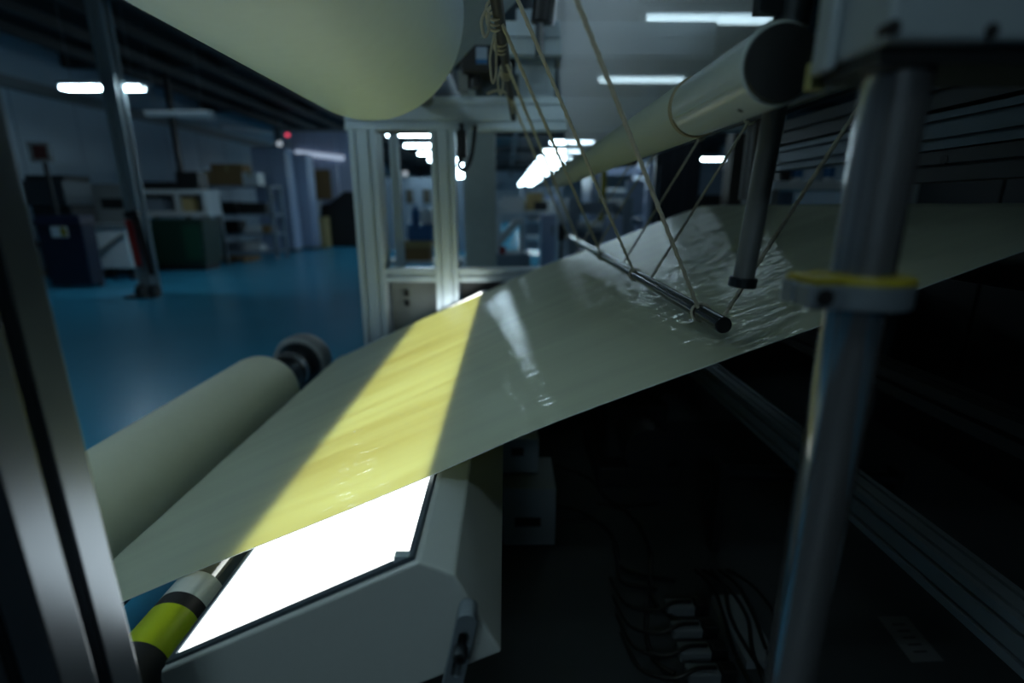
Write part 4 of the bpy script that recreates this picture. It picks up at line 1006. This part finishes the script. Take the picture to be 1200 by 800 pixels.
t = thing('sensor_stand', 'black stand with a boxy head left of the rod end', 'stand', ((x0 + x1) / 2, 6.0, 0))
obj('head', B((x0, 6.0, z0), (x1, 6.1, z1)), BLACK, t, False, 0.01); obj('pole', cyl(BM(), ((x0 + x1) / 2, 6.05, 0.02), ((x0 + x1) / 2, 6.05, z0), 0.015, 10), BLACK, t); obj('foot', cyl(BM(), ((x0 + x1) / 2, 6.05, 0), ((x0 + x1) / 2, 6.05, 0.02), 0.2, 20), BLACK, t)

# loom-like machines behind the ropes
def machine(label, px0, py0, px1, py1, y, m):
    x0, x1, z0, z1 = rect(px0, py0, px1, py1, y); w = x1 - x0
    t = thing('textile_machine', label, 'machine', ((x0 + x1) / 2, y, 0))
    for x in (x0, x1 - 0.12): obj('side_frame', B((x, y, 0), (x + 0.12, y + 1.2, z1)), m, t, False, 0.01)
    for zf in (0.25, 0.5, 0.75): obj('roller', cyl(BM(), (x0 + 0.121, y + 0.15 + 0.2 * zf, z1 * zf), (x1 - 0.121, y + 0.15 + 0.2 * zf, z1 * zf), 0.07, 16), CHROME if zf == 0.5 else WHITE, t, True)
    obj('cross_beam', B((x0 + 0.121, y + 0.5, z1 - 0.2), (x1 - 0.121, y + 0.62, z1 - 0.05)), m, t)
    obj('control_panel', B((x0 + w * 0.55, y - 0.06, z1 * 0.55), (x0 + w * 0.85, y - 0.001, z1 * 0.85)), LILAC, t, False, 0.01)
    obj('guard', B((x0 + 0.121, y + 0.7, 0.1), (x1 - 0.121, y + 0.74, z1 * 0.7)), GREYBLUE, t)
    return t
machine('grey-blue textile machine with rollers behind the ropes, nearest', 664, 232, 742, 330, 6.6, GREYBLUE)
machine('pale textile machine farther back between ropes and strip curtain', 690, 190, 768, 290, 10.0, LILAC)
machine('distant textile machine under the row of lit lamps', 612, 216, 660, 262, 14.5, GREYBLUE)
q = PY(708, 210, 9.2); tag(obj('yellow_post', B((q.x - 0.05, 9.2, 0), (q.x + 0.05, 9.3, PY(708, 192, 9.2).z)), YELLOW, None, False, 0.01), 'slim yellow post below the cream tube, behind the ropes', 'post')
# strip curtain
x0, x1, z0, z1 = rect(770, 150, 822, 248, 6.4)
t = thing('strip_curtain', 'dark hanging strip curtain behind the fabric web', 'curtain', ((x0 + x1) / 2, 6.4, z1))
n = 6
for k in range(n):
    a = x0 + (x1 - x0) * k / n; b = a + (x1 - x0) / n * 1.06
    obj('strip', prism(BM(), [(a, 6.4 + 0.02 * (k % 2), 0.05), (b, 6.4 + 0.02 * (k % 2), 0.05), (b, 6.4 + 0.02 * (k % 2), z1 + 0.25), (a, 6.4 + 0.02 * (k % 2), z1 + 0.25)], (0, 0.012, 0)), mat('dark_vinyl', (44, 48, 54), 0.35), t)
obj('track', B((x0 - 0.05, 6.36, z1 + 0.25), (x1 + 0.05, 6.47, z1 + 0.33)), STEEL_D, t)
for x in (x0 - 0.03, x1 + 0.03): obj('track_post', B((x - 0.02, 6.44, 0), (x + 0.02, 6.48, z1 + 0.25)), STEEL_D, t)
# pale board behind the lamp on the right
x0, x1, z0, z1 = rect(815, 199, 935, 245, 12.0)
t = thing('pale_partition', 'pale partition under the single lamp at right', 'partition', ((x0 + x1) / 2, 12, 0))
for k in range(3): obj('panel', B((x0 + (x1 - x0) * k / 3 + 0.01, 12, 0.02), (x0 + (x1 - x0) * (k + 1) / 3 - 0.01, 12.05, z1)), GREYBLUE, t)
x0, x1, z0, z1 = rect(818, 228, 852, 240, 9.5)
tag(obj('low_bench', B((x0, 9.5, 0), (x1, 10.1, z1)), MACHINE_D, None, False, 0.02), 'dark low bench before the pale partition at right', 'bench')
# right side table with bottles
yt = 3.65
x0, x1, z0, z1 = rect(905, 212, 1064, 222, yt)
t = thing('side_table', 'pale narrow table behind the crest of the fabric web at right', 'table', ((x0 + x1) / 2, yt, 0))
obj('top', B((x0, yt, z0), (x1, yt + 0.45, z1)), WHITE, t); legs(t, x0, x1, yt, yt + 0.45, 0, z0, 0.05, GREY)
for (px, s) in ((938, 'left'), (976, 'right')):
    xa, xb, za, zb = rect(px - 6, 192, px + 6, 212, yt + 0.1)
    t = thing('bottle', 'white bottle with a blue label on the pale narrow table, %s one' % s, 'bottle', ((xa + xb) / 2, yt + 0.15, z1))
    obj('bottle_body', lathe(BM(), ((xa + xb) / 2, yt + 0.15, z1), (0, 0, 1), [(0, 0.036), (0.002, 0.038), (0.12, 0.038), (0.15, 0.018), (0.165, 0.018)], 20), WHITE, t, True)
    obj('blue_label', cyl(BM(), ((xa + xb) / 2, yt + 0.15, z1 + 0.03), ((xa + xb) / 2, yt + 0.15, z1 + 0.10), 0.0388, 20), BLUE, t, True)
o, _ = boxrect('white_canister', 'pale square canister on the narrow table between the bottles', 'canister', 955, 194, 967, 212, yt + 0.1, 0.12, GREYBLUE, z0=z1)
o, _ = boxrect('dark_case', 'dark instrument case on the left end of the narrow table', 'case', 914, 196, 928, 212, yt + 0.1, 0.2, BLACK, z0=z1)
x0, x1, z0, z1 = rect(1072, 205, 1094, 236, 3.0)
tag(obj('junction_box', B((x0, 3.0, z0 - 0.3), (x1, 3.2, z1)), GREY, None, False, 0.006), 'grey junction box right of the shaft behind the web', 'box')
x0, x1, z0, z1 = rect(1100, 200, 1215, 236, 3.2)
t = thing('motor_unit', 'dark motor unit behind the web at the right edge', 'machine', ((x0 + x1) / 2, 3.2, 0))
obj('casing', B((x0, 3.3, 0), (x1 + 0.6, 3.58, z1)), MACHINE_D, t, False, 0.02)
for k in range(3): q = PY(1122 + 32 * k, 219, 3.28); obj('pulley', cyl(BM(), (q.x, 3.24, q.z), (q.x, 3.299, q.z), 0.05, 20), ALU_D, t, True)
# dark machine mass on the right that closes the view under and above the web
t = thing('machine_wall', 'dark machine side panel closing the view at far right', 'panel', (2.4, 1.0, 0))
for k in range(3): obj('panel', B((2.38, 0.2 + 1.15 * k, 0.013), (2.42, 1.33 + 1.15 * k, 2.3)), MACHINE_D, t)
